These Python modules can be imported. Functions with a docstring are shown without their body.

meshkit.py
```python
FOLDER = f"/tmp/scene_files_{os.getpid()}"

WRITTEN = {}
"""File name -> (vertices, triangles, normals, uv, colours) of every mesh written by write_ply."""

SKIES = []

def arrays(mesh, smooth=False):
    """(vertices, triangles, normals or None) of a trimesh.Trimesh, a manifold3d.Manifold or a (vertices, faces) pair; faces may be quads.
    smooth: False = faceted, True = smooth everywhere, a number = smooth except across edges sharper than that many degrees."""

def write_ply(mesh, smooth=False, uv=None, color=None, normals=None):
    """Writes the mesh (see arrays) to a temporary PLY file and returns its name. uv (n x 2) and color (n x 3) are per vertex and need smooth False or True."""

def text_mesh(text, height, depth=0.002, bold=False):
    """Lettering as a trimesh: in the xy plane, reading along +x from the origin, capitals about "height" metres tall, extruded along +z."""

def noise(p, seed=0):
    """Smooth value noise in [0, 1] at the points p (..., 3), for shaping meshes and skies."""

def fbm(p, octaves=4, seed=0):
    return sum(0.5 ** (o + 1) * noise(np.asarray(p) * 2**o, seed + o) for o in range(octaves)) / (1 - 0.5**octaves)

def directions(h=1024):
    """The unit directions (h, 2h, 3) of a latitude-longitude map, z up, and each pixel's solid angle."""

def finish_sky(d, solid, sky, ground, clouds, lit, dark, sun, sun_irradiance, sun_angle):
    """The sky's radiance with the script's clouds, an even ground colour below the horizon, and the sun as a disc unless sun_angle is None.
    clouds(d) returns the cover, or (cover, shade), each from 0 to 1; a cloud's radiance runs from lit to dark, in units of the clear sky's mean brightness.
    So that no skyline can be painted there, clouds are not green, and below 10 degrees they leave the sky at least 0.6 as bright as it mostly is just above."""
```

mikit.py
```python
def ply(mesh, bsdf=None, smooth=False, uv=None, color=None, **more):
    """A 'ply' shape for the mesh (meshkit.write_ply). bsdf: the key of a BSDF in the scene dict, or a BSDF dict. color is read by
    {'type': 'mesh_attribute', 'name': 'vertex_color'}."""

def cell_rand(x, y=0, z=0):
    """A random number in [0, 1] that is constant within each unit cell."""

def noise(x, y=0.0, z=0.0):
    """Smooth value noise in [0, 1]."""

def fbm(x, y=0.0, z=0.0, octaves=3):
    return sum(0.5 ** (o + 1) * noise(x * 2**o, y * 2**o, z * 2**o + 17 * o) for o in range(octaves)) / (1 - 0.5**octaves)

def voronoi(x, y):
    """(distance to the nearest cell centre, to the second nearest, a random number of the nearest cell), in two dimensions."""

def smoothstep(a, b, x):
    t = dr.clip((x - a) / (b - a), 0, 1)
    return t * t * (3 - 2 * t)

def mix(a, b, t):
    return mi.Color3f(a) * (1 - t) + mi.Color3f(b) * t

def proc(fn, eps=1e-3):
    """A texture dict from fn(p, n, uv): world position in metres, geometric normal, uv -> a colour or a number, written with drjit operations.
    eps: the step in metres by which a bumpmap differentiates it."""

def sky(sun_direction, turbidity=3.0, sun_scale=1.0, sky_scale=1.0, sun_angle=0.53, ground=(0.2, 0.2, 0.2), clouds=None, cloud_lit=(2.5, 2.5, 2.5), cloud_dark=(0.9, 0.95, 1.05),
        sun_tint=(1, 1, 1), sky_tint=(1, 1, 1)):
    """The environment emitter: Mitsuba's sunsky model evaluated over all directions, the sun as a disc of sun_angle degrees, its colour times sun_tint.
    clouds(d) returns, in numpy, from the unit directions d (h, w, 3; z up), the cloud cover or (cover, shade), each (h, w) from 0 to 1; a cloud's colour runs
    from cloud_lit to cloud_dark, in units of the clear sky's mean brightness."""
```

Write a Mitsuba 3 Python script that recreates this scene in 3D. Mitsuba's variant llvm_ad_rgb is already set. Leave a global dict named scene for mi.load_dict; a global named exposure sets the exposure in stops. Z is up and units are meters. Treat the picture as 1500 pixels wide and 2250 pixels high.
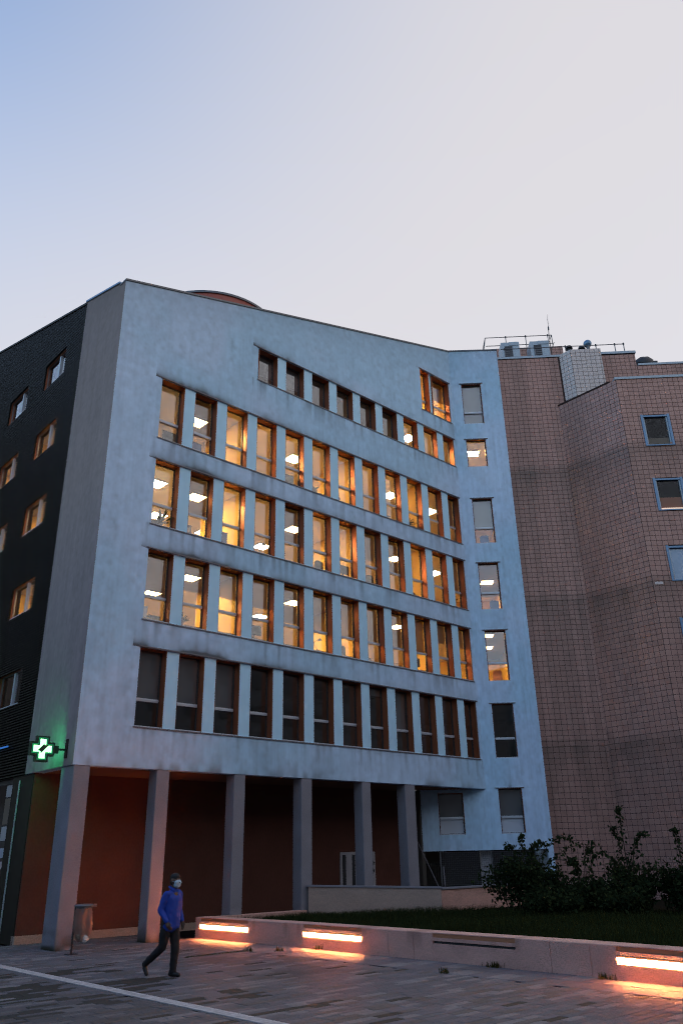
import math, random
import numpy as np, trimesh, manifold3d, shapely
import shapely.geometry as sg
import shapely.affinity as sa
import drjit as dr
import mitsuba as mi
import mikit, meshkit
from mikit import noise, fbm, cell_rand, smoothstep, mix

random.seed(7)
rng = np.random.default_rng(7)
T = mi.ScalarTransform4f
scene, labels = {}, {}

# ------------------------------------------------------------------ camera, sky, exposure
F_PX, PITCH, ROLL, AZ, EYE = 1749.28, 0.408684, -0.0207599, math.radians(42.56), 2.0   # photo is 1500 x 2250
def _cam():
    cp, sp, cr, sr = math.cos(PITCH), math.sin(PITCH), math.cos(ROLL), math.sin(ROLL)
    fw, up, rt = np.array([0, cp, sp]), np.array([0, -sp, cp]), np.array([1.0, 0, 0])
    u2 = -sr * rt + cr * up
    r2 = cr * rt + sr * up
    c, s = math.cos(AZ), math.sin(AZ)
    R = np.array([[c, s, 0], [-s, c, 0], [0, 0, 1]])
    return R @ fw, R @ u2, R @ r2
FW, UP, RT = _cam()
EYEP = np.array([0, 0, EYE])
scene['camera'] = {'type': 'perspective', 'fov': 2 * math.degrees(math.atan(750 / F_PX)), 'fov_axis': 'x',
                   'near_clip': 0.05, 'far_clip': 2000.0,
                   'to_world': T().look_at(origin=EYEP.tolist(), target=(EYEP + FW).tolist(), up=UP.tolist())}
exposure = 1.3
SUN_AZ, SUN_EL = math.radians(-15), math.radians(4.0)
def veil(d):        # thin high haze, denser towards the horizon and the set sun
    ss = lambda a, b, x: (lambda t: t * t * (3 - 2 * t))(np.clip((x - a) / (b - a), 0, 1))
    s = np.array([math.cos(SUN_EL) * math.cos(SUN_AZ), math.cos(SUN_EL) * math.sin(SUN_AZ), math.sin(SUN_EL)])
    side, low = ss(-.22, .58, d @ s), ss(.88, .50, np.clip(d[..., 2], 0, 1))
    low = low * ss(-.95, .25, d @ s)          # the horizon opposite the set sun stays blue
    return .04 + .87 * (1 - (1 - side) * (1 - .90 * low)) + 0.03 * (meshkit.fbm(d * np.array([2.0, 2.0, 5.0]) + 3.1, 3, 4) - 0.5)
scene['sky_light'] = mikit.sky([math.cos(SUN_EL) * math.cos(SUN_AZ), math.cos(SUN_EL) * math.sin(SUN_AZ), math.sin(SUN_EL)],
                               turbidity=4.0, sun_scale=0.0, sky_scale=8.0, ground=(0.12, 0.11, 0.11), clouds=veil,
                               cloud_lit=(1.19, 1.13, 1.135), sky_tint=(0.68, 1.0, 1.60))
LAMP, LED = 46.0, 62.0          # radiance of the ceiling panels and of the bench lights

def in_frame(P, margin=0.0):
    q = np.asarray(P, float) - EYEP
    d = q @ FW
    if d <= 0.1: return False
    return abs(q @ RT / d * F_PX) < 750 + margin and abs(q @ UP / d * F_PX) < 1125 + margin

# ------------------------------------------------------------------ materials
def diffuse(c): return {'type': 'twosided', 'bsdf': {'type': 'diffuse', 'reflectance': c if isinstance(c, dict) else {'type': 'rgb', 'value': list(c)}}}
def princ(c, rough=0.6, metallic=0.0, spec=0.5, **k):
    return {'type': 'twosided', 'bsdf': {'type': 'principled', 'base_color': c if isinstance(c, dict) else {'type': 'rgb', 'value': list(c)},
                                         'roughness': rough, 'metallic': metallic, 'specular': spec, **k}}
def bump(b, fn, scale=1.0, eps=2e-3):
    return {'type': 'twosided', 'bsdf': {'type': 'bumpmap', 'arbitrary': {**mikit.proc(fn, eps)}, 'scale': scale, 'bsdf': b['bsdf']}}

LINTEL = [7.83, 10.96, 14.10, 17.19, 20.28, 23.41]
SILL = [5.53, 8.69, 11.81, 14.91, 18.84, 21.18]
XROW = [11.25, 11.25, 11.25, 11.25, 15.25, 24.72]
def stucco_fn(p, n, uv):
    u = p.x - p.y
    z = p.z
    base = fbm(u * 0.35, z * 0.35, p.y * 0.1, 4)
    fine = fbm(u * 6.0, z * 5.0, p.x, 3)
    streak = noise(u * 5.5, z * 0.35, 3.0) * 0.6 + noise(u * 14.0, z * 0.8, 8.0) * 0.4
    v = 0.92 + 0.15 * (base - 0.5) + 0.34 * (fine - 0.5) + 0.20 * (streak - 0.5)
    on_a = (n.y < -0.9) & (p.y < 22.0)
    dirt_shade = mi.Float(0)
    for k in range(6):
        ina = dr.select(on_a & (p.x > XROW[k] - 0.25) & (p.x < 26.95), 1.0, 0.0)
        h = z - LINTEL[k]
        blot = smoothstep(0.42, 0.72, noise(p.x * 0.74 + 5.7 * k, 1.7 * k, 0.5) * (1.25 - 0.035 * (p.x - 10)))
        dirt_shade += ina * dr.select((h > 0) & (h < 0.6), dr.exp(-h / 0.13) * (0.26 + 1.1 * blot * (0.6 + 0.8 * noise(p.x * 6, z * 6))), 0.0)
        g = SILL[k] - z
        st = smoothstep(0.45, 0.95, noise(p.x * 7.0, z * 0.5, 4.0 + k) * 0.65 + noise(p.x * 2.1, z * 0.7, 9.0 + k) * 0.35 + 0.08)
        dirt_shade += ina * dr.select((g > 0) & (g < 0.9), 0.50 * st * (1 - g / 0.9), 0.0)
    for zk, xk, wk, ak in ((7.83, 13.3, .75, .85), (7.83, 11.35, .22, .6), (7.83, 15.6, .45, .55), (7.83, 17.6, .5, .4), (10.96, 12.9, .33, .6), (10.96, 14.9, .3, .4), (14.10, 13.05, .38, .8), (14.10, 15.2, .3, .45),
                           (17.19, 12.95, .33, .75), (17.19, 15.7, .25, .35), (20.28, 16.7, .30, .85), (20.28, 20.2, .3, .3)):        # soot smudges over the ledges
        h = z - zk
        dirt_shade += dr.select(on_a & (h > 0) & (h < .7), ak * dr.exp(-dr.square((p.x - xk) / wk)) * dr.exp(-h / .16) * (.55 + .9 * noise(p.x * 7, z * 7, 1.0)), 0.0)
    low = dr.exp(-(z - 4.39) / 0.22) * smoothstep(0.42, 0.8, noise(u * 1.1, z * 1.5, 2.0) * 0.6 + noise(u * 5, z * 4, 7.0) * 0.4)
    dirt_shade += dr.select((z > 4.39) & (z < 5.6), 0.75 * low, 0.0)
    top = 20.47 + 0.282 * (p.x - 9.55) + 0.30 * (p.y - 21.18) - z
    dirt_shade += 0.30 * dr.exp(-dr.maximum(top, 0) / 1.5) * (0.35 + 1.0 * streak)  # staining under the parapet, plus shade painted in to dim the wall top
    c = mix((0.535, 0.755, 0.95), (0.585, 0.74, 0.93), smoothstep(0.35, 0.65, base))
    c = dr.select(n.x < -0.9, mi.Color3f(0.37, 0.30, 0.29), c)        # the end wall takes a darker grey base colour
    c = c * v
    return mix(c, (0.10, 0.09, 0.085), dr.clip(dirt_shade, 0, 0.92))
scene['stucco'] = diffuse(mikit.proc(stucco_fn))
def pier_fn(p, n, uv): return mi.Color3f(0.56, 0.82, 0.98) * (0.94 + 0.12 * fbm(p.x * 3 + p.y, p.z * 2.5, 0.0, 3))
scene['pier_paint'] = diffuse(mikit.proc(pier_fn))
def concrete_fn(p, n, uv):
    v = 0.82 + 0.36 * fbm(p.x * 2.2, p.y * 2.2, p.z * 1.4, 4) + 0.25 * (noise(p.x * 60, p.y * 60, p.z * 60) - 0.5)
    moss = dr.exp(-dr.maximum(p.z, 0) / 0.30) * smoothstep(0.25, 0.6, noise(p.x * 3, p.y * 3, p.z * 5))
    return mix(mi.Color3f(0.27, 0.255, 0.28) * v, (0.045, 0.040, 0.022), dr.clip(moss, 0, 0.95))
scene['column_concrete'] = diffuse(mikit.proc(concrete_fn))
def wallconc_fn(p, n, uv):
    v = 0.80 + 0.3 * fbm(p.x * 1.7, p.y * 1.7, p.z * 2.5, 4) + 0.45 * (noise(p.x * 45, p.y * 45, p.z * 45) - 0.5)
    return mi.Color3f(0.47, 0.34, 0.275) * v
scene['rough_concrete'] = diffuse(mikit.proc(wallconc_fn))
def redwall_fn(p, n, uv):
    v = 0.8 + 0.4 * fbm(p.x * 1.2, p.z * 1.2, 0.3, 4) + 0.15 * (noise(p.x * 30, p.z * 30) - 0.5)
    return mi.Color3f(0.135, 0.058, 0.044) * v
scene['red_plaster'] = diffuse(mikit.proc(redwall_fn))
scene['soffit_paint'] = diffuse((0.25, 0.14, 0.095))
def copper_fn(p, n, uv): return mi.Color3f(0.30, 0.092, 0.040) * (0.75 + 0.5 * fbm(p.x * 5 + p.y * 7, p.z * 1.2, 0.0, 3))
scene['copper_lining'] = princ(mikit.proc(copper_fn), 0.38, 0.55)
scene['aluminium'] = princ((0.52, 0.55, 0.60), 0.4, 0.35)
scene['dark_metal'] = princ((0.045, 0.045, 0.05), 0.45, 0.3)
scene['dull_metal'] = princ((0.16, 0.16, 0.17), 0.5, 0.5)
scene['light_coping'] = princ((0.36, 0.42, 0.47), 0.45, 0.4)
scene['grey_trim'] = princ((0.17, 0.16, 0.17), 0.5, 0.3)
scene['glass'] = {'type': 'thindielectric', 'int_ior': 1.52, 'ext_ior': 1.0}
scene['dark_glass'] = {'type': 'thindielectric', 'int_ior': 1.52, 'specular_reflectance': {'type': 'rgb', 'value': [.4, .4, .4]}, 'specular_transmittance': {'type': 'rgb', 'value': [.7, .7, .7]}}
scene['coated_glass'] = {'type': 'thindielectric', 'int_ior': 1.90, 'ext_ior': 1.0}
scene['screen_fabric'] = {'type': 'thindielectric', 'int_ior': 1.3, 'specular_transmittance': {'type': 'rgb', 'value': [.12, .11, .10]},
                          'specular_reflectance': {'type': 'rgb', 'value': [.9, .9, .9]}}
scene['blind_fabric'] = diffuse((0.13, 0.135, 0.14))
scene['beige_fabric'] = diffuse((0.33, 0.30, 0.25))
scene['frosted_film'] = diffuse((0.62, 0.66, 0.72))
scene['ceiling_paint'] = diffuse((0.76, 0.69, 0.56))
def room_fn(p, n, uv): return mi.Color3f(0.66, 0.46, 0.15) * (0.9 + 0.2 * fbm(p.x * .7, p.y * .7, p.z * .9, 2))
scene['room_paint'] = diffuse(mikit.proc(room_fn))
scene['carpet'] = diffuse((0.16, 0.13, 0.10))
scene['dark_room'] = diffuse((0.10, 0.09, 0.08))  # darkness of unlit rooms and recesses put into the surface colour
scene['cladding_dark'] = princ((0.021, 0.016, 0.011), 0.55, 0.0, 0.3)
scene['cladding_back'] = diffuse((0.012, 0.012, 0.012))
def tile_mat(c):
    def fn(p, n, uv):
        u = p.x - p.y
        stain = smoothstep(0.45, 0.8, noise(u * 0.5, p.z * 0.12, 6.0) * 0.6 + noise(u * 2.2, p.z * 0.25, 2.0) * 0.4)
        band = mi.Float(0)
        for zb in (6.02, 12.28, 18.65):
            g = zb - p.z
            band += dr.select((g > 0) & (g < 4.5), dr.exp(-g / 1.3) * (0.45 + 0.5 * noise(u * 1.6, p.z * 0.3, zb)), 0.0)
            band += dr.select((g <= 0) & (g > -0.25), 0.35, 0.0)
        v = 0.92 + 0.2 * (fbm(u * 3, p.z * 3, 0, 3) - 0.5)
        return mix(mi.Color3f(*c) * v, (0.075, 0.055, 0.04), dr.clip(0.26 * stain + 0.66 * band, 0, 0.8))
    return princ(mikit.proc(fn), 0.38)
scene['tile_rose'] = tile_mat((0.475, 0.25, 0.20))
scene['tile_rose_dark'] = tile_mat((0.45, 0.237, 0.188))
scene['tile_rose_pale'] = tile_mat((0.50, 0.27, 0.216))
scene['tile_white'] = princ((0.62, 0.51, 0.47), 0.35)
scene['grout'] = diffuse((0.055, 0.037, 0.034))
scene['roof_sheet'] = diffuse((0.10, 0.10, 0.105))
scene['dome_red'] = princ((0.36, 0.085, 0.06), 0.5)
def paver_mat(c, wet=0.0):
    def fn(p, n, uv):
        v = 0.78 + 0.45 * fbm(p.x * 2.1, p.y * 5.0, 0.0, 4) + 0.35 * (noise(p.x * 55, p.y * 55) - 0.5)
        grime = smoothstep(0.5, 0.8, fbm(p.x * 0.45 + 3, p.y * 0.45, 0.0, 3))
        return mix(mi.Color3f(*c) * v, (0.04, 0.034, 0.034), 0.45 * grime)
    return princ(mikit.proc(fn), 0.58 - wet)
PAV = ['paver_grey', 'paver_mauve', 'paver_pale', 'paver_brown', 'paver_dark']
for nm, c in zip(PAV, [(0.097, 0.092, 0.102), (0.113, 0.10, 0.112), (0.165, 0.15, 0.155), (0.10, 0.085, 0.082), (0.028, 0.024, 0.020)]):
    scene[nm] = paver_mat(c)
scene['joint_sand'] = diffuse((0.014, 0.012, 0.012))
scene['far_ground'] = diffuse((0.13, 0.12, 0.12))
def strip_fn(p, n, uv):
    g = dr.abs(dr.abs(p.x - 7.54) - 0.035)
    v = 0.8 + 0.4 * noise(p.x * 30, p.y * 12)
    return mi.Color3f(0.52, 0.48, 0.47) * v * (0.72 + 0.28 * smoothstep(0.004, 0.010, g))
scene['strip_paint'] = diffuse(mikit.proc(strip_fn))
def granite_fn(p, n, uv):
    s = noise(p.x * 70, p.y * 70, p.z * 70)
    v = 0.80 + 0.40 * fbm(p.x * 3, p.y * 1.6, p.z * 3, 3) + 0.55 * (s - 0.5)
    st = smoothstep(0.5, 0.85, noise(p.y * 4.0, p.z * 0.8, 3.0)) * smoothstep(0.1, 0.5, p.z)
    return mix(mi.Color3f(0.58, 0.325, 0.26) * v, (0.19, 0.10, 0.08), 0.5 * st)
scene['granite'] = princ(mikit.proc(granite_fn), 0.6)
scene['bench_wood'] = princ((0.38, 0.16, 0.08), 0.55)
scene['soil'] = diffuse((0.02, 0.016, 0.011))
scene['grass_green'] = {'type': 'principledthin', 'base_color': {'type': 'rgb', 'value': [0.026, 0.037, 0.015]}, 'roughness': 0.7, 'diff_trans': 0.6}
scene['grass_dry'] = {'type': 'principledthin', 'base_color': {'type': 'rgb', 'value': [0.045, 0.048, 0.014]}, 'roughness': 0.7, 'diff_trans': 0.6}
scene['leaf_dark'] = {'type': 'principledthin', 'base_color': {'type': 'rgb', 'value': [0.020, 0.030, 0.014]}, 'roughness': 0.5, 'diff_trans': 0.5}
scene['leaf_light'] = {'type': 'principledthin', 'base_color': {'type': 'rgb', 'value': [0.045, 0.060, 0.024]}, 'roughness': 0.5, 'diff_trans': 0.6}
scene['bark'] = diffuse((0.07, 0.05, 0.035))
scene['jacket_blue'] = princ((0.012, 0.048, 0.33), 0.75, sheen=0.4)
scene['cloth_black'] = princ((0.012, 0.012, 0.014), 0.8)
scene['shoe_black'] = princ((0.012, 0.011, 0.011), 0.5)
scene['skin_dark'] = princ((0.105, 0.055, 0.035), 0.5)
scene['hair_black'] = princ((0.010, 0.009, 0.009), 0.7)
scene['mask_blue'] = diffuse((0.42, 0.57, 0.66))
scene['bag_plastic'] = {'type': 'principledthin', 'base_color': {'type': 'rgb', 'value': [0.66, 0.50, 0.44]}, 'roughness': 0.22, 'spec_trans': 0.6, 'diff_trans': 1.0, 'eta': 1.4}
scene['paper_white'] = diffuse((0.7, 0.68, 0.66))
scene['blue_paint'] = princ((0.03, 0.08, 0.35), 0.4)
scene['seat_blue'] = diffuse((0.06, 0.09, 0.26))
scene['seat_orange'] = princ((0.55, 0.20, 0.10), 0.5)
scene['seat_black'] = princ((0.03, 0.03, 0.033), 0.6)
scene['desk_wood'] = princ((0.35, 0.24, 0.13), 0.5)
scene['box_card'] = diffuse((0.30, 0.24, 0.18))
scene['steel_sky'] = princ((0.15, 0.25, 0.38), 0.35, 0.5)
scene['facing_block'] = diffuse((0.16, 0.145, 0.14))
scene['sign_green'] = princ((0.01, 0.05, 0.025), 0.4)
scene['door_white'] = princ((0.45, 0.42, 0.44), 0.5)

# ------------------------------------------------------------------ mesh helpers
J = np.array([27.02, 21.18, 0.0])
DC, NC = np.array([1, -1, 0]) / math.sqrt(2), np.array([1, 1, 0]) / math.sqrt(2)
E0 = np.array([30.88, 14.60, 0.0])
Z = np.array([0, 0, 1.0])
FA = (np.zeros(3), np.array([1.0, 0, 0]), np.array([0, 1.0, 0]), Z)       # a = x, b = y
FB = (np.zeros(3), np.array([0, 1.0, 0]), np.array([1.0, 0, 0]), Z)       # a = y, b = x
FC = (J, DC, NC, Z)                                                      # a along the chamfered wall, b into it
FF = (E0, DC, NC, Z)                                                     # the same for the nearest tiled wall
def world(fr, q):
    q = np.asarray(q, float)
    return fr[0] + q[..., :1] * fr[1] + q[..., 1:2] * fr[2] + q[..., 2:3] * fr[3]
def det(fr): return np.linalg.det(np.array(fr[1:]))
BOXF = np.array([[0, 2, 1], [1, 2, 3], [4, 5, 6], [5, 7, 6], [0, 1, 4], [1, 5, 4], [2, 6, 3], [3, 6, 7], [0, 4, 2], [2, 4, 6], [1, 3, 5], [3, 7, 5]])
class MB:
    def __init__(s): s.v, s.f, s.n = [], [], 0
    def add(s, v, f):
        v, f = np.asarray(v, float), np.asarray(f, int)
        s.v.append(v); s.f.append(f + s.n); s.n += len(v); return s
    def box(s, a0, a1, b0, b1, z0, z1, fr=FA):
        q = np.array([[a, b, z] for z in (z0, z1) for b in (b0, b1) for a in (a0, a1)])
        f = BOXF if det(fr) > 0 else BOXF[:, ::-1]
        return s.add(world(fr, q), f)
    def mesh(s, m): return s.add(m.vertices, m.faces)
    def poly(s, pg, b0, b1, fr=FA):          # polygon in (a, z), extruded along b
        for g in getattr(pg, 'geoms', [pg]):
            m = trimesh.creation.extrude_polygon(g, b1 - b0, engine='earcut')
            v = np.stack([m.vertices[:, 0], m.vertices[:, 2] + b0, m.vertices[:, 1]], 1)
            f = m.faces[:, ::-1] if det(fr) > 0 else m.faces
            s.add(world(fr, v), f)
        return s
    def slab(s, pg, z0, z1):                 # polygon in (x, y), extruded along z
        for g in getattr(pg, 'geoms', [pg]):
            m = trimesh.creation.extrude_polygon(g, z1 - z0, engine='earcut')
            s.add(m.vertices + [0, 0, z0], m.faces)
        return s
    def quad(s, a0, a1, b, z0, z1, fr=FA):
        return s.add(world(fr, [[a0, b, z0], [a1, b, z0], [a1, b, z1], [a0, b, z1]]), [[0, 1, 2], [0, 2, 3]])
    def tube(s, pts, r, n=8, closed=False):
        pts = np.asarray(pts, float)
        rad = np.broadcast_to(r, len(pts))
        tang = np.gradient(pts, axis=0); tang /= np.linalg.norm(tang, axis=1, keepdims=True) + 1e-12
        ref = np.array([0, 0, 1.0]) if abs(tang[0, 2]) < 0.9 else np.array([1.0, 0, 0])
        vs = []
        for p, t, q in zip(pts, tang, rad):
            x = np.cross(t, ref); x /= np.linalg.norm(x) + 1e-12
            y = np.cross(t, x)
            a = np.arange(n) / n * 2 * math.pi
            vs.append(p + q * (np.cos(a)[:, None] * x - np.sin(a)[:, None] * y))
        v = np.vstack(vs + [pts[:1], pts[-1:]])
        f = []
        for i in range(len(pts) - 1):
            for k in range(n):
                a, b = i * n + k, i * n + (k + 1) % n
                f += [[a, b, a + n], [b, b + n, a + n]]
        e = len(pts) * n
        for k in range(n):
            f += [[e, (k + 1) % n, k], [e + 1, (len(pts) - 1) * n + k, (len(pts) - 1) * n + (k + 1) % n]]
        return s.add(v, np.array(f)[:, ::-1])
    def get(s): return np.vstack(s.v), np.vstack(s.f)

used = {}
def numbered(key):
    n = used.get(key, 0); used[key] = n + 1
    return key if n == 0 else f'{key}_{n:03d}'
def obj(name, mesh, mat, parent=None, smooth=False, **more):
    key = numbered((parent + '__' if parent else '') + name)
    if isinstance(mesh, MB): mesh = mesh.get()
    scene[key] = mikit.ply(mesh, mat, smooth, **more)
    return key
def share(name, ply_dict, parent, mat=None, at=None):
    key = numbered(parent + '__' + name)
    d = dict(ply_dict)
    if mat: d['bsdf'] = {'type': 'ref', 'id': mat}
    if at is not None: d['to_world'] = T().translate(list(map(float, at)))
    scene[key] = d
    return key
def tag(key, label=None, category=None, group=None, kind=None):
    d = labels.setdefault(key, {})
    for k, v in (('label', label), ('category', category), ('group', group), ('kind', kind)):
        if v: d[k] = v
    return key
def thing(name, label, cat, group=None): return tag(numbered(name), label, cat, group)
def emit(rgb): return {'type': 'area', 'radiance': {'type': 'rgb', 'value': [float(x) for x in rgb]}}
ORD = ['first', 'second', 'third', 'fourth', 'fifth', 'sixth', 'seventh', 'eighth', 'ninth', 'tenth', 'eleventh', 'twelfth']

# ------------------------------------------------------------------ the office building: outer shell
X0, Y0 = 9.55, 21.18
def roof_z(x, y): return 20.47 + 0.282 * (x - X0) + 0.30 * (y - Y0)
OB = thing('office_building', 'pale grey plastered office block with lit window rows above an arcade of columns', 'building')

def win_x(i):
    a = 11.25 if i == 0 else 12.595 + 1.348 * (i - 1)
    return a, (26.83 if i == 11 else 12.172 + 1.348 * i)
wall = MB()
outer = sg.Polygon([(X0, 4.39), (27.02, 4.39), (27.02, 25.40), (X0, roof_z(X0, Y0))])
holes = [sg.box(XROW[k], SILL[k], 26.83 if k < 5 else 26.80, LINTEL[k]) for k in range(6)]
for h in holes: outer = outer.difference(h)
wall.poly(outer, Y0, Y0 + 0.34, FA)
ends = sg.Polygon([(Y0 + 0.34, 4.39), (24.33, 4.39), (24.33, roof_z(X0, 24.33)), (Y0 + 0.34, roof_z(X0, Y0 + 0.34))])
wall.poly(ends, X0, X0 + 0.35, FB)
cw = sg.Polygon([(-2.72, 2.12), (2.42, 2.12), (2.42, 25.36), (0.0, 25.40), (0.0, 4.40), (-2.72, 4.40)])
CWIN = [(0.48, 1.42, 2.70, 4.39), (0.53, 1.42, 5.57, 7.75), (0.52, 1.42, 8.70, 10.90), (0.50, 1.40, 11.84, 14.01), (0.50, 1.42, 14.96, 17.19), (0.48, 1.42, 18.85, 20.31), (0.49, 1.45, 21.19, 23.44), (-1.95, -0.94, 2.70, 4.26)]
for a0, a1, z0, z1 in CWIN: cw = cw.difference(sg.box(a0, z0, a1, z1))
wall.poly(cw, 0.0, 0.30, FC)
wall.box(2.20, 2.419, 0.001, 3.3, -.02, 2.119, FC)
wall.box(2.42 - 0.30, 2.42, 0.30, 8.0, 2.12, 25.34, FC)
wall.box(-2.72, -2.42, 0.301, 0.9, 2.12, 4.385, FC)
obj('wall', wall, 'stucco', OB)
for k in range(6):
    for i in range(11):
        a, b = win_x(i)[1], win_x(i + 1)[0]
        if (k < 4) or (k == 4 and i >= 3):
            m = MB().box(a, b, Y0 + 0.022, Y0 + 0.335, SILL[k] + 0.002, LINTEL[k] - 0.002)
            obj('pier', m, 'pier_paint', OB)
obj('pier', MB().box(25.35, 25.57, Y0 + 0.10, Y0 + 0.335, SILL[5] + 0.002, LINTEL[5] - 0.002), 'pier_paint', OB)
for k in range(6):
    xa, xb = XROW[k] - 0.07, (26.90 if k < 5 else 26.86)
    obj('lintel_trim', MB().box(xa, xb, Y0 - 0.045, Y0 + 0.02, LINTEL[k] + 0.004, LINTEL[k] + 0.038), 'grey_trim', OB)
    obj('sill', MB().box(xa + 0.03, xb - 0.03, Y0 - 0.030, Y0 + 0.34, SILL[k] - 0.040, SILL[k] - 0.003), 'grey_trim', OB)
# parapet copings
cp = MB()
cp.poly(sg.Polygon([(X0 - 0.02, roof_z(X0, Y0)), (27.03, 25.40), (27.03, 25.47), (X0 - 0.02, roof_z(X0, Y0) + 0.07)]), Y0 - 0.04, Y0 + 0.40, FA)
obj('parapet_coping', cp, 'dull_metal', OB)
cp = MB().poly(sg.Polygon([(Y0 + 0.40, roof_z(X0, Y0 + .4)), (24.36, roof_z(X0, 24.36)), (24.36, roof_z(X0, 24.36) + 0.07), (Y0 + 0.40, roof_z(X0, Y0 + .4) + 0.07)]), X0 - 0.05, X0 + 0.40, FB)
obj('parapet_coping', cp, 'steel_sky', OB)
cp = MB().poly(sg.Polygon([(0.02, 25.40), (2.44, 25.36), (2.44, 25.42), (0.02, 25.47)]), -0.04, 0.35, FC)
obj('parapet_coping', cp, 'dull_metal', OB)
# sloping roof sheet
rmb = MB().slab(sg.Polygon([[9.7, 21.3], [26.9, 21.4], [28.7, 19.9], [33.5, 24.3], [29, 36], [9.7, 46]]), 0.0, .2)
rv, rf = rmb.get(); rv = rv.copy(); rv[:, 2] += roof_z(rv[:, 0], rv[:, 1]) - .5
obj('roof', (rv, rf), 'roof_sheet', OB)
# rust red drum on the roof
ang = np.linspace(0, 2 * math.pi, 64, endpoint=False)
ring = lambda r, z: np.stack([16.44 + r * np.cos(ang), 26.67 + r * np.sin(ang), np.full(64, z)], 1)
dv = np.vstack([ring(3.10, 21.5), ring(3.10, 24.42), ring(3.16, 24.42), ring(3.16, 24.52), [[16.44, 26.67, 24.56]]])
df = []
for L_ in range(3):
    for k in range(64):
        a, b = L_ * 64 + k, L_ * 64 + (k + 1) % 64
        df += [[a, b, a + 64], [b, b + 64, a + 64]]
df += [[192 + k, 192 + (k + 1) % 64, 256] for k in range(64)]
dv = np.array(dv)
drum = thing('roof_drum', 'round rust red drum rising behind the sloping parapet', 'roof structure')
obj('drum_wall', (dv[:128], np.array([t for t in df if max(t) < 128])), 'dome_red', drum, 40)
obj('drum_rim', (dv[64:] , np.array([np.array(t) - 64 for t in df if min(t) >= 64])), 'dull_metal', drum)

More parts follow.
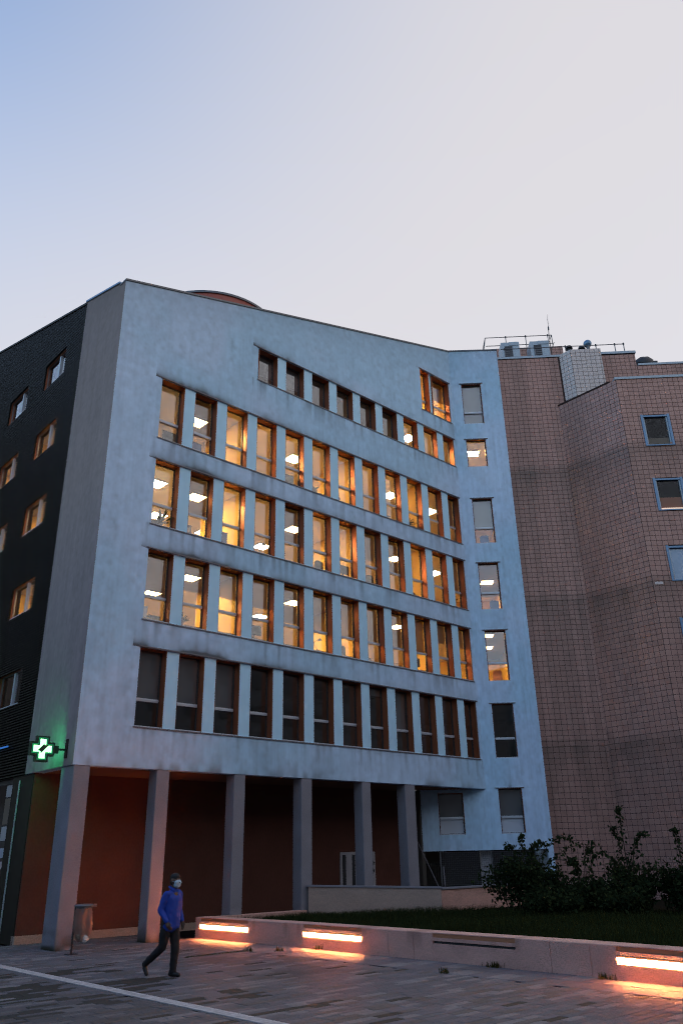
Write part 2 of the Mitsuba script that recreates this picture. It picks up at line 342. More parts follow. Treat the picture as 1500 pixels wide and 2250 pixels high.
# ------------------------------------------------------------------ arcade
for a, b, d in ((9.60, 10.07, .80), (12.10, 12.52, .46), (14.785, 15.20, .46), (17.44, 17.89, .46), (20.17, 20.59, .46), (22.33, 22.86, .46)):
    c = 0.018
    pg = sg.box(a + c, Y0 + 0.015 + c, b - c, Y0 + d - c).buffer(c, join_style=3)
    k = obj('column', MB().slab(pg, -0.02, 4.385), 'column_concrete', OB)
labels[OB + '__column'] = {'label': 'corner column with dark mossy foot'}
obj('soffit', MB().slab(sg.Polygon([(9.60, 21.24), (27.0, 21.24), (24.8, 23.45), (24.8, 23.80), (9.60, 23.80)]), 4.395, 4.60), 'soffit_paint', OB)
obj('arcade_wall', MB().box(9.64, 25.04, 23.80, 24.0, 0.20, 4.62), 'red_plaster', OB)
obj('wall_plinth', MB().box(9.62, 25.04, 23.77, 23.999, -0.02, 0.199), 'rough_concrete', OB)
obj('end_wall', MB().box(25.05, 25.25, 23.05, 23.79, 0.0, 4.39), 'dark_room', OB)
# white framed door deep in the arcade
dk = obj('door', MB().box(21.40, 23.18, 23.755, 23.795, 0.30, 2.15), 'door_white', OB)
labels[dk] = {'label': 'white framed double door with narrow dark panes'}
for a, b in ((21.50, 21.66), (21.98, 22.12), (22.80, 22.95)):
    obj('pane', MB().box(a, b, 23.74, 23.754, 0.55, 2.05), 'dark_metal', dk)
for zz in (1.75, 1.48):
    m = MB().add(world(FA, [[23.06, 23.745, zz - .1], [23.14, 23.745, zz], [23.06, 23.745, zz + .1], [22.98, 23.745, zz]]), [[0, 1, 2], [0, 2, 3]])
    obj('diamond_mark', m, 'dark_metal', dk)
obj('step', MB().box(21.0, 24.6, 23.2, 23.76, -0.02, 0.30), 'rough_concrete', OB)
# ground floor left of the arcade
obj('pilaster', MB().box(23.86, 25.36, 9.62, 9.95, -0.02, 4.37, FB), 'cladding_dark', OB)
obj('metal_edge', MB().box(24.785, 24.825, 9.592, 9.619, 0.0, 4.25, FB), 'aluminium', OB)
sw = obj('shop_window', MB().box(25.40, 31.0, 9.70, 9.74, 4.22, 4.37, FB).box(25.40, 31.0, 9.70, 9.74, 0.0, 0.3, FB).box(27.4, 27.5, 9.70, 9.74, 0.3, 4.22, FB), 'dark_metal', OB)
obj('pane', MB().quad(25.40, 31.0, 9.72, 0.3, 4.22, FB), 'glass', sw)
for y0_, y1_, z0_, z1_, mt in ((25.46, 26.1, 3.86, 4.20, 'paper_white'), (25.46, 26.1, 3.08, 3.82, 'box_card'), (25.46, 26.1, 2.62, 3.02, 'paper_white'), (25.46, 26.1, 2.15, 2.42, 'frosted_film'), (25.46, 25.95, 1.85, 2.05, 'paper_white')):
    obj('reflection_panel', MB().box(y0_, y1_, 9.745, 9.75, z0_, z1_, FB), mt, sw)  # pale panels that imitate reflections in the shop glass
obj('shop_back', MB().box(25.36, 34, 10.6, 10.7, 0, 4.37, FB), 'dark_room', OB)

# ------------------------------------------------------------------ dark slatted wing on the left
BW = [(25.85, 27.75), (29.45, 31.40), (33.05, 35.00)]
BZ = [(LINTEL[k] - 1.16, LINTEL[k] - 0.03) for k in range(5)]
pg = sg.Polygon([(24.33, 4.38), (46, 4.38), (46, roof_z(X0, 46) - .1), (24.33, roof_z(X0, 24.33) - .06)])
full = pg
for z0_, z1_ in BZ:
    for a, b in BW: pg = pg.difference(sg.box(a, z0_, b, z1_))
obj('backing_wall', MB().poly(pg, 9.625, 9.90, FB), 'cladding_back', OB)
sl = MB()
zc, pitch = 4.40, 0.085
top = lambda y: roof_z(X0, y) - 0.06
while zc < roof_z(X0, 46):
    ya = 24.34 if zc < top(24.33) - .06 else 24.34 + (zc + 0.06 - top(24.34)) / 0.30
    segs = [(ya, 46.0)]
    for z0_, z1_ in BZ:
        if z0_ - 0.02 < zc + 0.025 < z1_ + 0.01:
            segs = [s for s in ((ya, BW[0][0]), (BW[0][1], BW[1][0]), (BW[1][1], BW[2][0]), (BW[2][1], 46.0)) if s[1] > s[0]]
    for a, b in segs: # louvre-like slat: front lip lower than the back
        q = [[a, 9.624, zc + .020], [a, 9.565, zc], [a, 9.565, zc + .034], [a, 9.624, zc + .056]]
        q += [[b, p[1], p[2]] for p in q]
        f = [[0, 1, 5], [0, 5, 4], [1, 2, 6], [1, 6, 5], [2, 3, 7], [2, 7, 6], [0, 3, 2], [0, 2, 1], [4, 5, 6], [4, 6, 7]]
        sl.add(world(FB, q), np.array(f))
    zc += pitch
sk = obj('cladding_slats', sl, 'cladding_dark', OB)
tag(sk, 'black horizontal slat cladding on the side wing', kind='stuff')
obj('wing_coping', MB().poly(sg.Polygon([(24.37, roof_z(X0, 24.37) - .06), (46, roof_z(X0, 46) - .06), (46, roof_z(X0, 46) + .03), (24.37, roof_z(X0, 24.37) + .03)]), 9.54, 9.92, FB), 'cladding_dark', OB)
obj('wing_soffit', MB().box(24.0, 46, 9.62, 12.5, 4.37, 4.379, FB), 'dark_room', OB)

# ------------------------------------------------------------------ storeys inside
FLOORPG = sg.Polygon([(9.92, 21.53), (26.95, 21.53), (28.70, 19.90), (33.2, 24.4), (28.9, 28.7), (14.6, 28.7), (14.6, 36.2), (9.92, 36.2)])
CEIL = [z + 0.09 for z in LINTEL]
FLOOR = [z - 0.50 for z in SILL[:4]] + [17.75, 20.68]
def shell(pg, z0, z1, th=0.06):    # walls along a polygon's edges except those that carry windows
    m = MB(); pts = list(pg.exterior.coords)
    for (x1, y1), (x2, y2) in zip(pts[:-1], pts[1:]):
        if max(y1, y2) < 21.6 or abs(x1 - x2) < 1e-6 and x1 < 10: continue
        d = np.array([x2 - x1, y2 - y1, 0.0]); L_ = np.linalg.norm(d); d /= L_
        nrm = np.array([-d[1], d[0], 0])
        m.box(0, L_, -th, th, z0, z1, (np.array([x1, y1, 0.0]), d, nrm, Z))
    return m
for k in range(5):
    lit = k in (1, 2, 3) or k == 4
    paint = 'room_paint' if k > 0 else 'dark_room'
    obj('floor_slab', MB().slab(FLOORPG, FLOOR[k] - 0.05, FLOOR[k]), 'carpet', OB)
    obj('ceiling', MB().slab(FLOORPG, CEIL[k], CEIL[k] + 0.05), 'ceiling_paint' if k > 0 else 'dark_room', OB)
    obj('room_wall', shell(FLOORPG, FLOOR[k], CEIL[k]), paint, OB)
    obj('partition', MB().box(9.93, 14.6, 28.5, 28.6, FLOOR[k], CEIL[k]), paint, OB)
    obj('partition', MB().box(9.93, 14.6, 32.2, 32.3, FLOOR[k], CEIL[k]), paint, OB)
    for x in ((15.09, 20.46, 24.50) if 0 < k < 4 else (15.09, 20.46, 23.17)):
        y_end = 28.7 if k in (0, 4) else 24.4 if x < 23 else 23.0
        obj('partition', MB().box(x - .04, x + .04, 21.55, y_end, FLOOR[k], CEIL[k]), paint, OB)
top_room = sg.Polygon([(24.0, 21.53), (26.95, 21.53), (28.70, 19.90), (31.6, 22.8), (29.0, 25.4), (24.0, 25.4)])
obj('floor_slab', MB().slab(top_room, FLOOR[5] - .05, FLOOR[5]), 'carpet', OB)
obj('ceiling', MB().slab(top_room, CEIL[5], CEIL[5] + .05), 'ceiling_paint', OB)
obj('room_wall', shell(top_room, FLOOR[5], CEIL[5]), 'room_paint', OB)
obj('partition', MB().box(26.9, 26.97, 21.56, 25.3, FLOOR[5], CEIL[5]), 'room_paint', OB)
obj('partition', MB().box(26.97, 29.9, 24.2, 24.28, FLOOR[5], CEIL[5]), 'room_paint', OB)
lowroom = MB().box(-2.41, 2.11, 1.6, 1.7, 2.15, 4.36, FC).box(-2.41, 2.11, .31, 1.6, 2.13, 2.15, FC).box(-2.41, 2.11, .31, 1.6, 4.44, 4.5, FC)
obj('room_wall', lowroom, 'dark_room', OB)

# ------------------------------------------------------------------ windows
def window(fr, a0, a1, z0, z1, depth, front, transom=0.82, blind=None, lining='copper_lining', split=None, low_film=False, name='window', fw=0.045, hood=False):
    """front: b of the wall face; the glass stands depth behind it. blind: (material, drop from the top in metres)."""
    g = front + depth
    gm = 'coated_glass' if name == 'window' else 'glass'
    m = MB()
    m.box(a0, a0 + fw, g - .03, g + .03, z0, z1, fr).box(a1 - fw, a1, g - .03, g + .03, z0, z1, fr)
    m.box(a0 + fw, a1 - fw, g - .03, g + .03, z1 - fw, z1, fr).box(a0 + fw, a1 - fw, g - .03, g + .03, z0, z0 + fw, fr)
    w = obj(name, m, 'dark_metal' if name == 'window' else 'grey_trim', OB)
    ln = MB()
    if lining:
        ln.box(a1 - .016, a1 - .002, front + .03, g - .031, z0 + .002, z1 - .02, fr)
        ln.box(a0 + .002, a0 + .016, front + .03, g - .031, z0 + .002, z1 - .02, fr)
        ln.box(a0 + .002, a1 - .002, front + .03, g - .031, z1 - .018, z1 - .003, fr)
        obj('lining', ln, lining, w)
    obj('sill_plate', MB().box(a0 + .02, a1 - .02, front + .02, g - .032, z0 + .001, z0 + .03, fr), 'aluminium', w)
    zt = z0 + transom if transom else None
    if zt:
        obj('transom', MB().box(a0 + fw, a1 - fw - .001, g - .065, g + .031, zt - .045, zt + .045, fr).box(a0 + fw, a1 - fw - .001, g - .075, g - .065, zt - .012, zt + .012, fr), 'aluminium', w)
        obj('pane', MB().quad(a0 + fw, a1 - fw, g, zt + .045, z1 - fw, fr), gm, w)
        obj('pane', MB().quad(a0 + fw, a1 - fw, g, z0 + fw, zt - .045, fr), gm, w)
    elif split:
        obj('mullion', MB().box(split - .05, split + .05, g - .06, g + .031, z0 + fw, z1 - fw, fr), 'aluminium', w)
        obj('pane', MB().quad(a0 + fw, split - .05, g, z0 + fw, z1 - fw, fr), gm, w)
        obj('pane', MB().quad(split + .05, a1 - fw, g, z0 + fw, z1 - fw, fr), gm, w)
    else:
        obj('pane', MB().quad(a0 + fw, a1 - fw, g, z0 + fw, z1 - fw, fr), gm, w)
    if blind:
        mat, drop = blind
        if mat == 'screen_fabric': bm = MB().quad(a0 + .01, a1 - .01, g + .10, z1 - drop, z1 + .03, fr)
        else: bm = MB().box(a0 + .01, a1 - .01, g + .098, g + .104, z1 - drop, z1 + .03, fr)
        obj('blind', bm, mat, w)
    if low_film: obj('frosted_panel', MB().box(a0 + fw, a1 - fw, g + .012, g + .016, z0 + fw, zt - .045, fr), 'frosted_film', w)
    if hood: obj('hood', MB().box(a0 - .10, a1 + .10, front - .05, front + .0, z1 + .004, z1 + .034, fr), 'grey_trim', w)
    return w
S = 'screen_fabric'
BL = {0: {0: ('blind_fabric', 1.42), 1: ('blind_fabric', 1.42), 2: ('blind_fabric', 1.42), 4: (S, 1.0), 7: ('blind_fabric', .3), 8: ('blind_fabric', 1.42), 9: (S, .9)},
      1: {0: (S, 1.45), 1: (S, 0.95), 2: (S, .92), 3: (S, 1.0), 4: (S, 1.30), 5: (S, 1.38), 6: (S, 1.45), 7: (S, 1.45), 8: (S, 1.45), 9: (S, 1.35), 10: (S, .80), 11: (S, .80)},
      2: {1: (S, 1.45), 4: (S, 1.45), 7: (S, 1.15), 8: (S, 1.42), 11: (S, 1.42)},
      3: {1: (S, 1.45), 11: (S, 1.42)},
      4: {3: ('blind_fabric', .9), 4: ('blind_fabric', .9)}}
for k in range(5):
    for i in range(12):
        if k == 4 and i < 3: continue
        a, b = win_x(i)
        if k == 4 and i == 3: a = 15.30
        window(FA, a, b, SILL[k], LINTEL[k], 0.33, Y0, transom=0.82 if k < 4 else None, blind=BL.get(k, {}).get(i))
window(FA, 24.74, 25.35, SILL[5], LINTEL[5], 0.33, Y0, transom=.70)
window(FA, 25.57, 26.78, SILL[5], LINTEL[5], 0.33, Y0, transom=.70, blind=(S, 1.0))
CB = [('blind_fabric', 1.25), None, (S, 1.45), (S, 1.50), ('beige_fabric', 1.50), None, ('beige_fabric', 2.2), ('blind_fabric', 1.1)]
for j, (a0, a1, z0, z1) in enumerate(CWIN):
    window(FC, a0, a1, z0, z1, 0.16, 0.0, transom=None if j == 5 else .62 if j in (0, 7) else .78 if j != 6 else .66, blind=CB[j], low_film=j in (0, 7), hood=j != 7)
for (z0, z1), k in zip(BZ, range(5)):
    for a, b in BW:
        window(FB, a, b, z0, z1, 0.12, 9.60, transom=None, split=a + 0.72, blind=None, name='side_window')

# ------------------------------------------------------------------ ceiling lights
lamps_at = {1: [(13.75, 25.45), (13.9, 23.05), (16.03, 23.3), (18.73, 25.45), (18.6, 23.1), (21.8, 25.4), (21.7, 23.25), (24.28, 23.1), (27.4, 25.0), (28.6, 21.65), (30.4, 23.1), (11.0, 27.2)],
            2: [(12.28, 23.0), (13.79, 25.5), (13.99, 23.1), (16.13, 25.8), (18.87, 25.6), (18.7, 23.25), (21.8, 23.35), (24.36, 23.1), (27.9, 25.5), (27.25, 23.3), (30.3, 22.6), (11.0, 27.2)],
            3: [(13.86, 23.1), (16.0, 23.35), (18.57, 23.1), (21.72, 23.25), (24.27, 23.1), (27.6, 24.9), (27.1, 23.2), (11.0, 27.2), (18.6, 25.8)],
            4: [(25.15, 22.55), (28.8, 21.6), (26.2, 25.2)], 5: [(25.3, 23.3), (26.2, 24.4)]}
nl = 0
WHERE = {1: 'second', 2: 'third', 3: 'fourth', 4: 'fifth', 5: 'top'}
def ceiling_light(x, y, z, label, deg=0):
    t = thing('ceiling_light', label, 'ceiling light', 'flat panel lights on the office ceilings')
    c, s = math.cos(math.radians(deg)), math.sin(math.radians(deg))
    fr = (np.array([x, y, 0.0]), np.array([c, s, 0]), np.array([-s, c, 0]), Z)
    fm = MB().box(-.32, .32, -.33, -.30, z - .035, z - .001, fr).box(-.32, .32, .30, .33, z - .035, z - .001, fr).box(-.32, -.30, -.30, .30, z - .035, z - .001, fr).box(.30, .32, -.30, .30, z - .035, z - .001, fr)
    obj('frame', fm, 'aluminium', t)
    v = world(fr, [[-.30, -.30, z - .03], [-.30, .30, z - .03], [.30, .30, z - .03], [.30, -.30, z - .03]])
    obj('diffuser', (v, np.array([[0, 1, 2], [0, 2, 3]])), 'paper_white', t, emitter=emit(LAMP * np.array([1.0, .63, .24])))
for k, pts in lamps_at.items():
    for n_, (x, y) in enumerate(pts):
        near = min(range(12), key=lambda i: abs(sum(win_x(i)) / 2 - x * (Y0 / y)))
        if y == 27.2: lb = f'ceiling panel behind the slatted wing window nearest the pale corner, {WHERE[k]} row up'
        elif x > 28.2: lb = f'ceiling panel behind the narrow chamfer wall window in the {WHERE[k]} row up' + (', farther in' if y > 22 else '')
        else: lb = f'glowing ceiling panel {"deep " if y > 24.2 else ""}behind the {ORD[near]} window from left, {WHERE[k]} row up'
        ceiling_light(x, y, CEIL[k], lb, 45 if x > 28.2 else 0)
for k in (1, 2, 3):
    for n_, y in enumerate((30.3, 34.2)):
        ceiling_light(10.9, y + .9, CEIL[k], f'glowing ceiling panel behind the {("middle", "far left")[n_]} slatted wing window, {WHERE[k]} row up')

# ------------------------------------------------------------------ things standing behind the panes
def spot(k, i, frac, dy=0.24):
    a, b = win_x(i); return np.array([a + (b - a) * frac, Y0 + .33 + dy, SILL[k]])
def wlabel(k, i): return f'the {ORD[i]} window from left, {WHERE[k]} row up'
for k in (1, 2, 3):      # one long desk per storey runs behind the windows
    t = thing('desk', f'long wooden desk along the windows of the {WHERE[k]} row up', 'desk', 'long desks behind the windows')
    obj('desk_top', MB().box(11.0, 26.6, Y0 + .46, Y0 + 1.15, SILL[k] + .16, SILL[k] + .20), 'desk_wood', t)
    for x in (11.1, 16.2, 21.4, 26.5): obj('leg', MB().box(x - .03, x + .03, Y0 + .9, Y0 + .96, FLOOR[k], SILL[k] + .16), 'dark_metal', t)
def monitor(p, lab, deg=0):
    t = thing('monitor', lab, 'monitor', 'monitors on the window desks')
    c, s = math.cos(math.radians(deg)), math.sin(math.radians(deg))
    fr = (np.array([p[0], p[1], 0]), np.array([c, s, 0]), np.array([-s, c, 0]), Z)
    obj('screen', MB().box(-.27, .27, -.02, .02, p[2] + .34, p[2] + .68, fr), 'seat_black', t)
    obj('stand', MB().box(-.03, .03, .021, .05, p[2] + .215, p[2] + .5, fr).box(-.12, .12, -.08, .09, p[2] + .201, p[2] + .215, fr), 'dark_metal', t)
def office_chair(p, lab, mat='seat_black', deg=0, fr0=None):
    t = thing('office_chair', lab, 'chair', 'office chairs behind the windows')
    c, s = math.cos(math.radians(deg)), math.sin(math.radians(deg))
    fr = fr0 or (np.array([p[0], p[1], 0]), np.array([c, s, 0]), np.array([-s, c, 0]), Z)
    bk = sg.box(-.20, p[2] + .10, .20, p[2] + .58).buffer(-.1).buffer(.1)
    obj('backrest', MB().poly(bk, -.03, .03, fr), mat, t)
    obj('seat', MB().box(-.22, .22, .04, .46, p[2] - .02, p[2] + .05, fr), mat, t)
    obj('post', MB().box(-.03, .03, .22, .28, p[2] - .5, p[2] - .021, fr), 'dark_metal', t)
def storage_box(p, lab, mat='box_card', w=.28, h=.32):
    t = thing('storage_box', lab, 'box', 'boxes on the window desks')
    obj('body', MB().box(p[0] - w, p[0] + w, p[1], p[1] + .3, p[2] + .201, p[2] + h), mat, t)
    obj('lid', MB().box(p[0] - w - .01, p[0] + w + .01, p[1] - .01, p[1] + .31, p[2] + h + .001, p[2] + h + .04), mat, t)
def potted_plant(p, lab, h=.5, seed=1):
    t = thing('potted_plant', lab, 'plant', 'pot plants on the window desks')
    obj('pot', MB().tube([[p[0], p[1], p[2] + .201], [p[0], p[1], p[2] + .34]], [.06, .085], 10), 'box_card', t)
    r = np.random.default_rng(seed); m = MB()
    for _ in range(40):
        d = r.normal(size=3); d[2] = abs(d[2]) + .3; d /= np.linalg.norm(d)
        b0 = np.array([p[0], p[1], p[2] + .32]); L_ = h * r.uniform(.4, 1)
        sd = np.cross(d, [0, 0, 1]); sd /= np.linalg.norm(sd) + 1e-9
        e = b0 + d * L_; mdl = b0 + d * L_ * .6 + sd * .035; md2 = b0 + d * L_ * .6 - sd * .035
        m.add([b0, mdl, e - [0, 0, .05], md2], [[0, 1, 2], [0, 2, 3]])
    obj('leaves', m, 'leaf_light', t)
def desk_lamp(p, lab):
    t = thing('desk_lamp', lab, 'lamp', 'desk lamps on the window desks')
    x, y, z = p
    obj('base', MB().tube([[x, y, z + .201], [x, y, z + .23]], .09, 12), 'dark_metal', t)
    obj('arm', MB().tube([[x, y, z + .23], [x - .18, y, z + .50], [x + .10, y, z + .66]], .012, 6), 'dark_metal', t)
    obj('shade', MB().tube([[x + .10, y, z + .69], [x + .13, y, z + .60]], [.03, .08], 12), 'dark_metal', t)
DY = .42
storage_box(spot(1, 0, .25), 'white box standing behind ' + wlabel(1, 0), 'frosted_film', .2, .55)
storage_box(spot(1, 0, .75), 'low dark box stack behind ' + wlabel(1, 0), 'seat_black', .2, .30)
potted_plant(spot(1, 1, .35), 'thin leafy pot plant behind ' + wlabel(1, 1), .4, 3)
monitor(spot(1, 3, .55), 'black monitor behind ' + wlabel(1, 3))
storage_box(spot(1, 3, .25), 'black box stack beside a monitor behind ' + wlabel(1, 3), 'seat_black', .2, .36)
desk_lamp(spot(1, 5, .7), 'desk lamp with bent arm behind ' + wlabel(1, 5))
office_chair(spot(1, 6, .5), 'black office chair behind ' + wlabel(1, 6))
storage_box(spot(1, 7, .5), 'dark low box behind ' + wlabel(1, 7), 'seat_black', .2, .28)
office_chair(spot(1, 8, .28), 'black office chair behind ' + wlabel(1, 8))
monitor(spot(1, 9, .5), 'black monitor behind ' + wlabel(1, 9))
potted_plant(spot(2, 0, .7), 'tall leafy pot plant behind ' + wlabel(2, 0), .62, 5)
storage_box(spot(2, 0, .35), 'grey box beside a pot plant behind ' + wlabel(2, 0), 'dull_metal', .3, .36)
storage_box(spot(2, 1, .3), 'grey box behind ' + wlabel(2, 1), 'dull_metal', .2, .52)
storage_box(spot(2, 2, .35), 'bright blue box behind ' + wlabel(2, 2), 'seat_blue', .26, .62)
desk_lamp(spot(2, 3, .75), 'desk lamp behind ' + wlabel(2, 3))
storage_box(spot(2, 4, .3), 'pale grey box behind ' + wlabel(2, 4), 'dull_metal', .18, .5)
office_chair(spot(2, 5, .8), 'black chair back behind ' + wlabel(2, 5))
monitor(spot(2, 6, .72), 'black monitor behind ' + wlabel(2, 6))
office_chair(spot(2, 7, .8), 'black chair back behind ' + wlabel(2, 7))
storage_box(spot(2, 9, .6), 'dark box behind ' + wlabel(2, 9), 'seat_black', .16, .34)
potted_plant(spot(2, 11, .4), 'trailing pot plant behind ' + wlabel(2, 11), .6, 6)
monitor(spot(3, 0, .8), 'black monitor behind ' + wlabel(3, 0))
storage_box(spot(3, 1, .45), 'slate blue box behind ' + wlabel(3, 1), 'seat_blue', .27, .60)
monitor(spot(3, 4, .6), 'black monitor behind ' + wlabel(3, 4))
potted_plant(spot(3, 5, .5), 'round leafy pot plant behind ' + wlabel(3, 5), .45, 8)
storage_box(spot(3, 6, .4), 'blue grey box behind ' + wlabel(3, 6), 'seat_blue', .2, .45)
storage_box(spot(3, 8, .6), 'dark box behind ' + wlabel(3, 8), 'seat_black', .16, .42)
potted_plant(spot(3, 9, .5), 'spindly pot plant behind ' + wlabel(3, 9), .55, 9)
def cfr(a, b): return (J + DC * a + NC * b, DC, NC, Z)
office_chair(np.array([0, 0, SILL[3] + .05]), 'blue chair back seen in the lower pane of a narrow chamfer wall window', 'seat_blue', fr0=cfr(.98, .55))
office_chair(np.array([0, 0, SILL[1] + .02]), 'orange chair back seen in the lower pane of a lit chamfer wall window', 'seat_orange', fr0=cfr(1.0, .7))
office_chair(np.array([0, 0, SILL[2] + .02]), 'dark blue chair back low in a lit chamfer wall window', 'seat_blue', fr0=cfr(1.15, .6))

# ------------------------------------------------------------------ tiled building on the right
TB = thing('tiled_building', 'tall brown tiled building with stepped corners at the right edge', 'building')
core = MB()
KD = 0.30
TH, TW, GR = 0.2236, 0.2350, 0.017
FE = (np.array([30.88, 14.60, 0.0]), np.array([0, 1.0, 0]), np.array([1.0, 0, 0]), Z)       # a = y - 14.60, b = x - 30.88
FG = (np.array([31.19, 16.80, 0.0]), DC, NC, Z)
FWL = (np.array([31.19, 16.80, 0.0]), np.array([0, 1.0, 0]), np.array([1.0, 0, 0]), Z)
FP = (J + 4.0 * NC, DC, NC, Z)
FWIN = [(0.80, 2.08, 18.62 + .02, 20.19), (0.80, 2.08, 15.48, 17.00), (0.80, 2.08, 12.30, 13.83), (0.80, 2.08, 9.17, 10.69)]
def backing(pg, fr, th=0.3):
    return obj('wall', MB().poly(pg, GR_D, th, fr), 'grout', TB)
GR_D = 0.012
e_len = 3.14
faces = []   # (frame, a0, a1, z0, z1, holes, materials)
faces.append((FC[:1][0] + NC * KD, DC, NC, 2.45, 5.14, 0.4, 22.2 - .0, []))
fD = (J + NC * KD, DC, NC, Z)
wallD = sg.box(2.45, -0.2, 9.35, 25.0)
wallF = sg.box(-0.0, -0.2, 9.5, 22.12)
for a0, a1, z0, z1 in FWIN: wallF = wallF.difference(sg.box(a0, z0, a1, z1))
wallE = sg.box(0.013, -0.2, e_len, 22.12)
backing(wallD, fD); backing(wallF, FF); backing(wallE, FE)
wallH = sg.box(9.36, 20.0, 14.0, 24.28); backing(wallH, fD, .5)
wallW = sg.box(0.0, 22.2, 1.50, 25.12); backing(wallW, FG, .5)
backing(sg.box(0.012, 22.2, 0.66, 25.12), FWL, .4)
wallP = sg.box(2.5, 25.0, 6.9, 28.22); backing(wallP, FP, 1.5)
# roofs of the blocks
obj('roof', MB().box(-.1, 9.5, 0.3, 1.95, 21.9, 22.0, FF), 'roof_sheet', TB)
obj('roof', MB().box(2.5, 9.3, 0.3, 8.0, 24.6, 24.72, fD), 'roof_sheet', TB)
obj('roof', MB().box(9.36, 14.0, 0.5, 6.0, 24.0, 24.1, fD), 'roof_sheet', TB)
obj('coping', MB().box(2.44, 5.62, -.05, .35, 25.0, 25.11, fD), 'light_coping', TB)
obj('coping', MB().box(6.9, 9.40, -.05, .35, 25.03, 25.16, fD), 'light_coping', TB)
obj('coping', MB().box(9.41, 14.0, -.05, .55, 24.28, 24.39, fD), 'light_coping', TB)
obj('coping', MB().box(-.06, 9.5, -.05, .35, 22.12, 22.24, FF), 'light_coping', TB)
obj('coping', MB().box(.36, e_len, -.02, .30, 22.12, 22.20, FE), 'grout', TB)
# tiles
def tile_cells(pg, z_top):
    a0, z0, a1, z1 = pg.bounds
    n, r = int(math.floor((a1 - a0) / TW)), int((z_top - z0) / TH)
    out = []
    for j in range(r):
        zz = z_top - (j + 1) * TH
        for i in range(n + 1):
            c = sg.box(a0 + i * TW, zz, min(a0 + (i + 1) * TW, a1), zz + TH)
            c = (c.bounds[0], c.bounds[1], c.bounds[2], c.bounds[3])
            if c[2] - c[0] < 0.03: continue
            out.append(c)
    return out
def tile_mesh(w, h, d=0.016, ch=0.006):
    g = GR / 2
    x0, x1, z0, z1 = g, w - g, g, h - g
    v = [[x0, d, z0], [x1, d, z0], [x1, d, z1], [x0, d, z1], [x0, ch * .5, z0], [x1, ch * .5, z0], [x1, ch * .5, z1], [x0, ch * .5, z1],
         [x0 + ch, 0, z0 + ch], [x1 - ch, 0, z0 + ch], [x1 - ch, 0, z1 - ch], [x0 + ch, 0, z1 - ch]]
    f = []
    for L_ in (0, 4):
        for k in range(4):
            a, b = L_ + k, L_ + (k + 1) % 4
            f += [[a, b, b + 4], [a, b + 4, a + 4]]
    f += [[8, 9, 10], [8, 10, 11]]
    return np.array(v, float), np.array(f)
TMATS = ['tile_rose', 'tile_rose', 'tile_rose_dark', 'tile_rose_pale']
cand, stuff = [], {m: MB() for m in set(TMATS) | {'tile_white'}}
def lay(pg, fr, z_top, white=False, hide=None, sx=1):
    for c in tile_cells(pg, z_top):
        cx, cz = (c[0] + c[2]) / 2, (c[1] + c[3]) / 2
        if hide and hide(cx, cz): continue
        rect = sg.box(*c)
        part = rect if pg.contains(rect) else rect.intersection(pg)
        if part.area < 0.12 * rect.area or part.is_empty: continue
        b = part.bounds
        P = world(fr, np.array([(b[0] + b[2]) / 2, 0, (b[1] + b[3]) / 2]))
        m = 'tile_white' if white else TMATS[int(rng.integers(4))]
        cand.append((float(np.linalg.norm(P - EYEP)), in_frame(P, -6), b, fr, m, float(rng.uniform(-.0035, .0035))))
lay(wallD, fD, 25.0 - .02, hide=lambda a, z: (a > 5.31 and z < 22.0) or (a > 5.5 and a < 6.85))
lay(wallE, FE, 22.12); lay(wallF.intersection(sg.box(-1, -1, 4.6, 30)), FF, 22.12, hide=lambda a, z: z < 0.2)
lay(wallH.intersection(sg.box(9, 21.8, 12.3, 30)), fD, 24.28); lay(wallW, FG, 25.12, True); lay(sg.box(0.012, 22.2, .66, 25.12), FWL, 25.12, True)
lay(wallP, FP, 28.22)
cand.sort(key=lambda c: c[0])
n_part, protos = 0, {}
hold = TB + '__wall'
for dist, seen, b, fr, m, dy in cand:
    w, h = b[2] - b[0], b[3] - b[1]
    own = seen and n_part < 290 and m != 'tile_white' and b[1] > 2.4
    if own:
        key = (round(w, 3), round(h, 3), id(fr), m)
        if key not in protos:
            v, f = tile_mesh(w, h)
            v = v[:, :1] * fr[1] + v[:, 1:2] * fr[2] + v[:, 2:3] * fr[3]
            protos[key] = mikit.ply((v, f if det(fr) > 0 else f[:, ::-1]), m)
        share('tile', protos[key], hold, None, world(fr, np.array([b[0], dy, b[1]])))
        n_part += 1
    else:
        v, f = tile_mesh(w, h)
        stuff[m].add(world(fr, v + [b[0], dy, b[1]]), f if det(fr) > 0 else f[:, ::-1])
for m, mb in stuff.items():
    if mb.n: tag(obj('tile_field', mb, m, TB), 'grid of square ' + ('white' if m == 'tile_white' else 'brown') + ' wall tiles', kind='stuff')
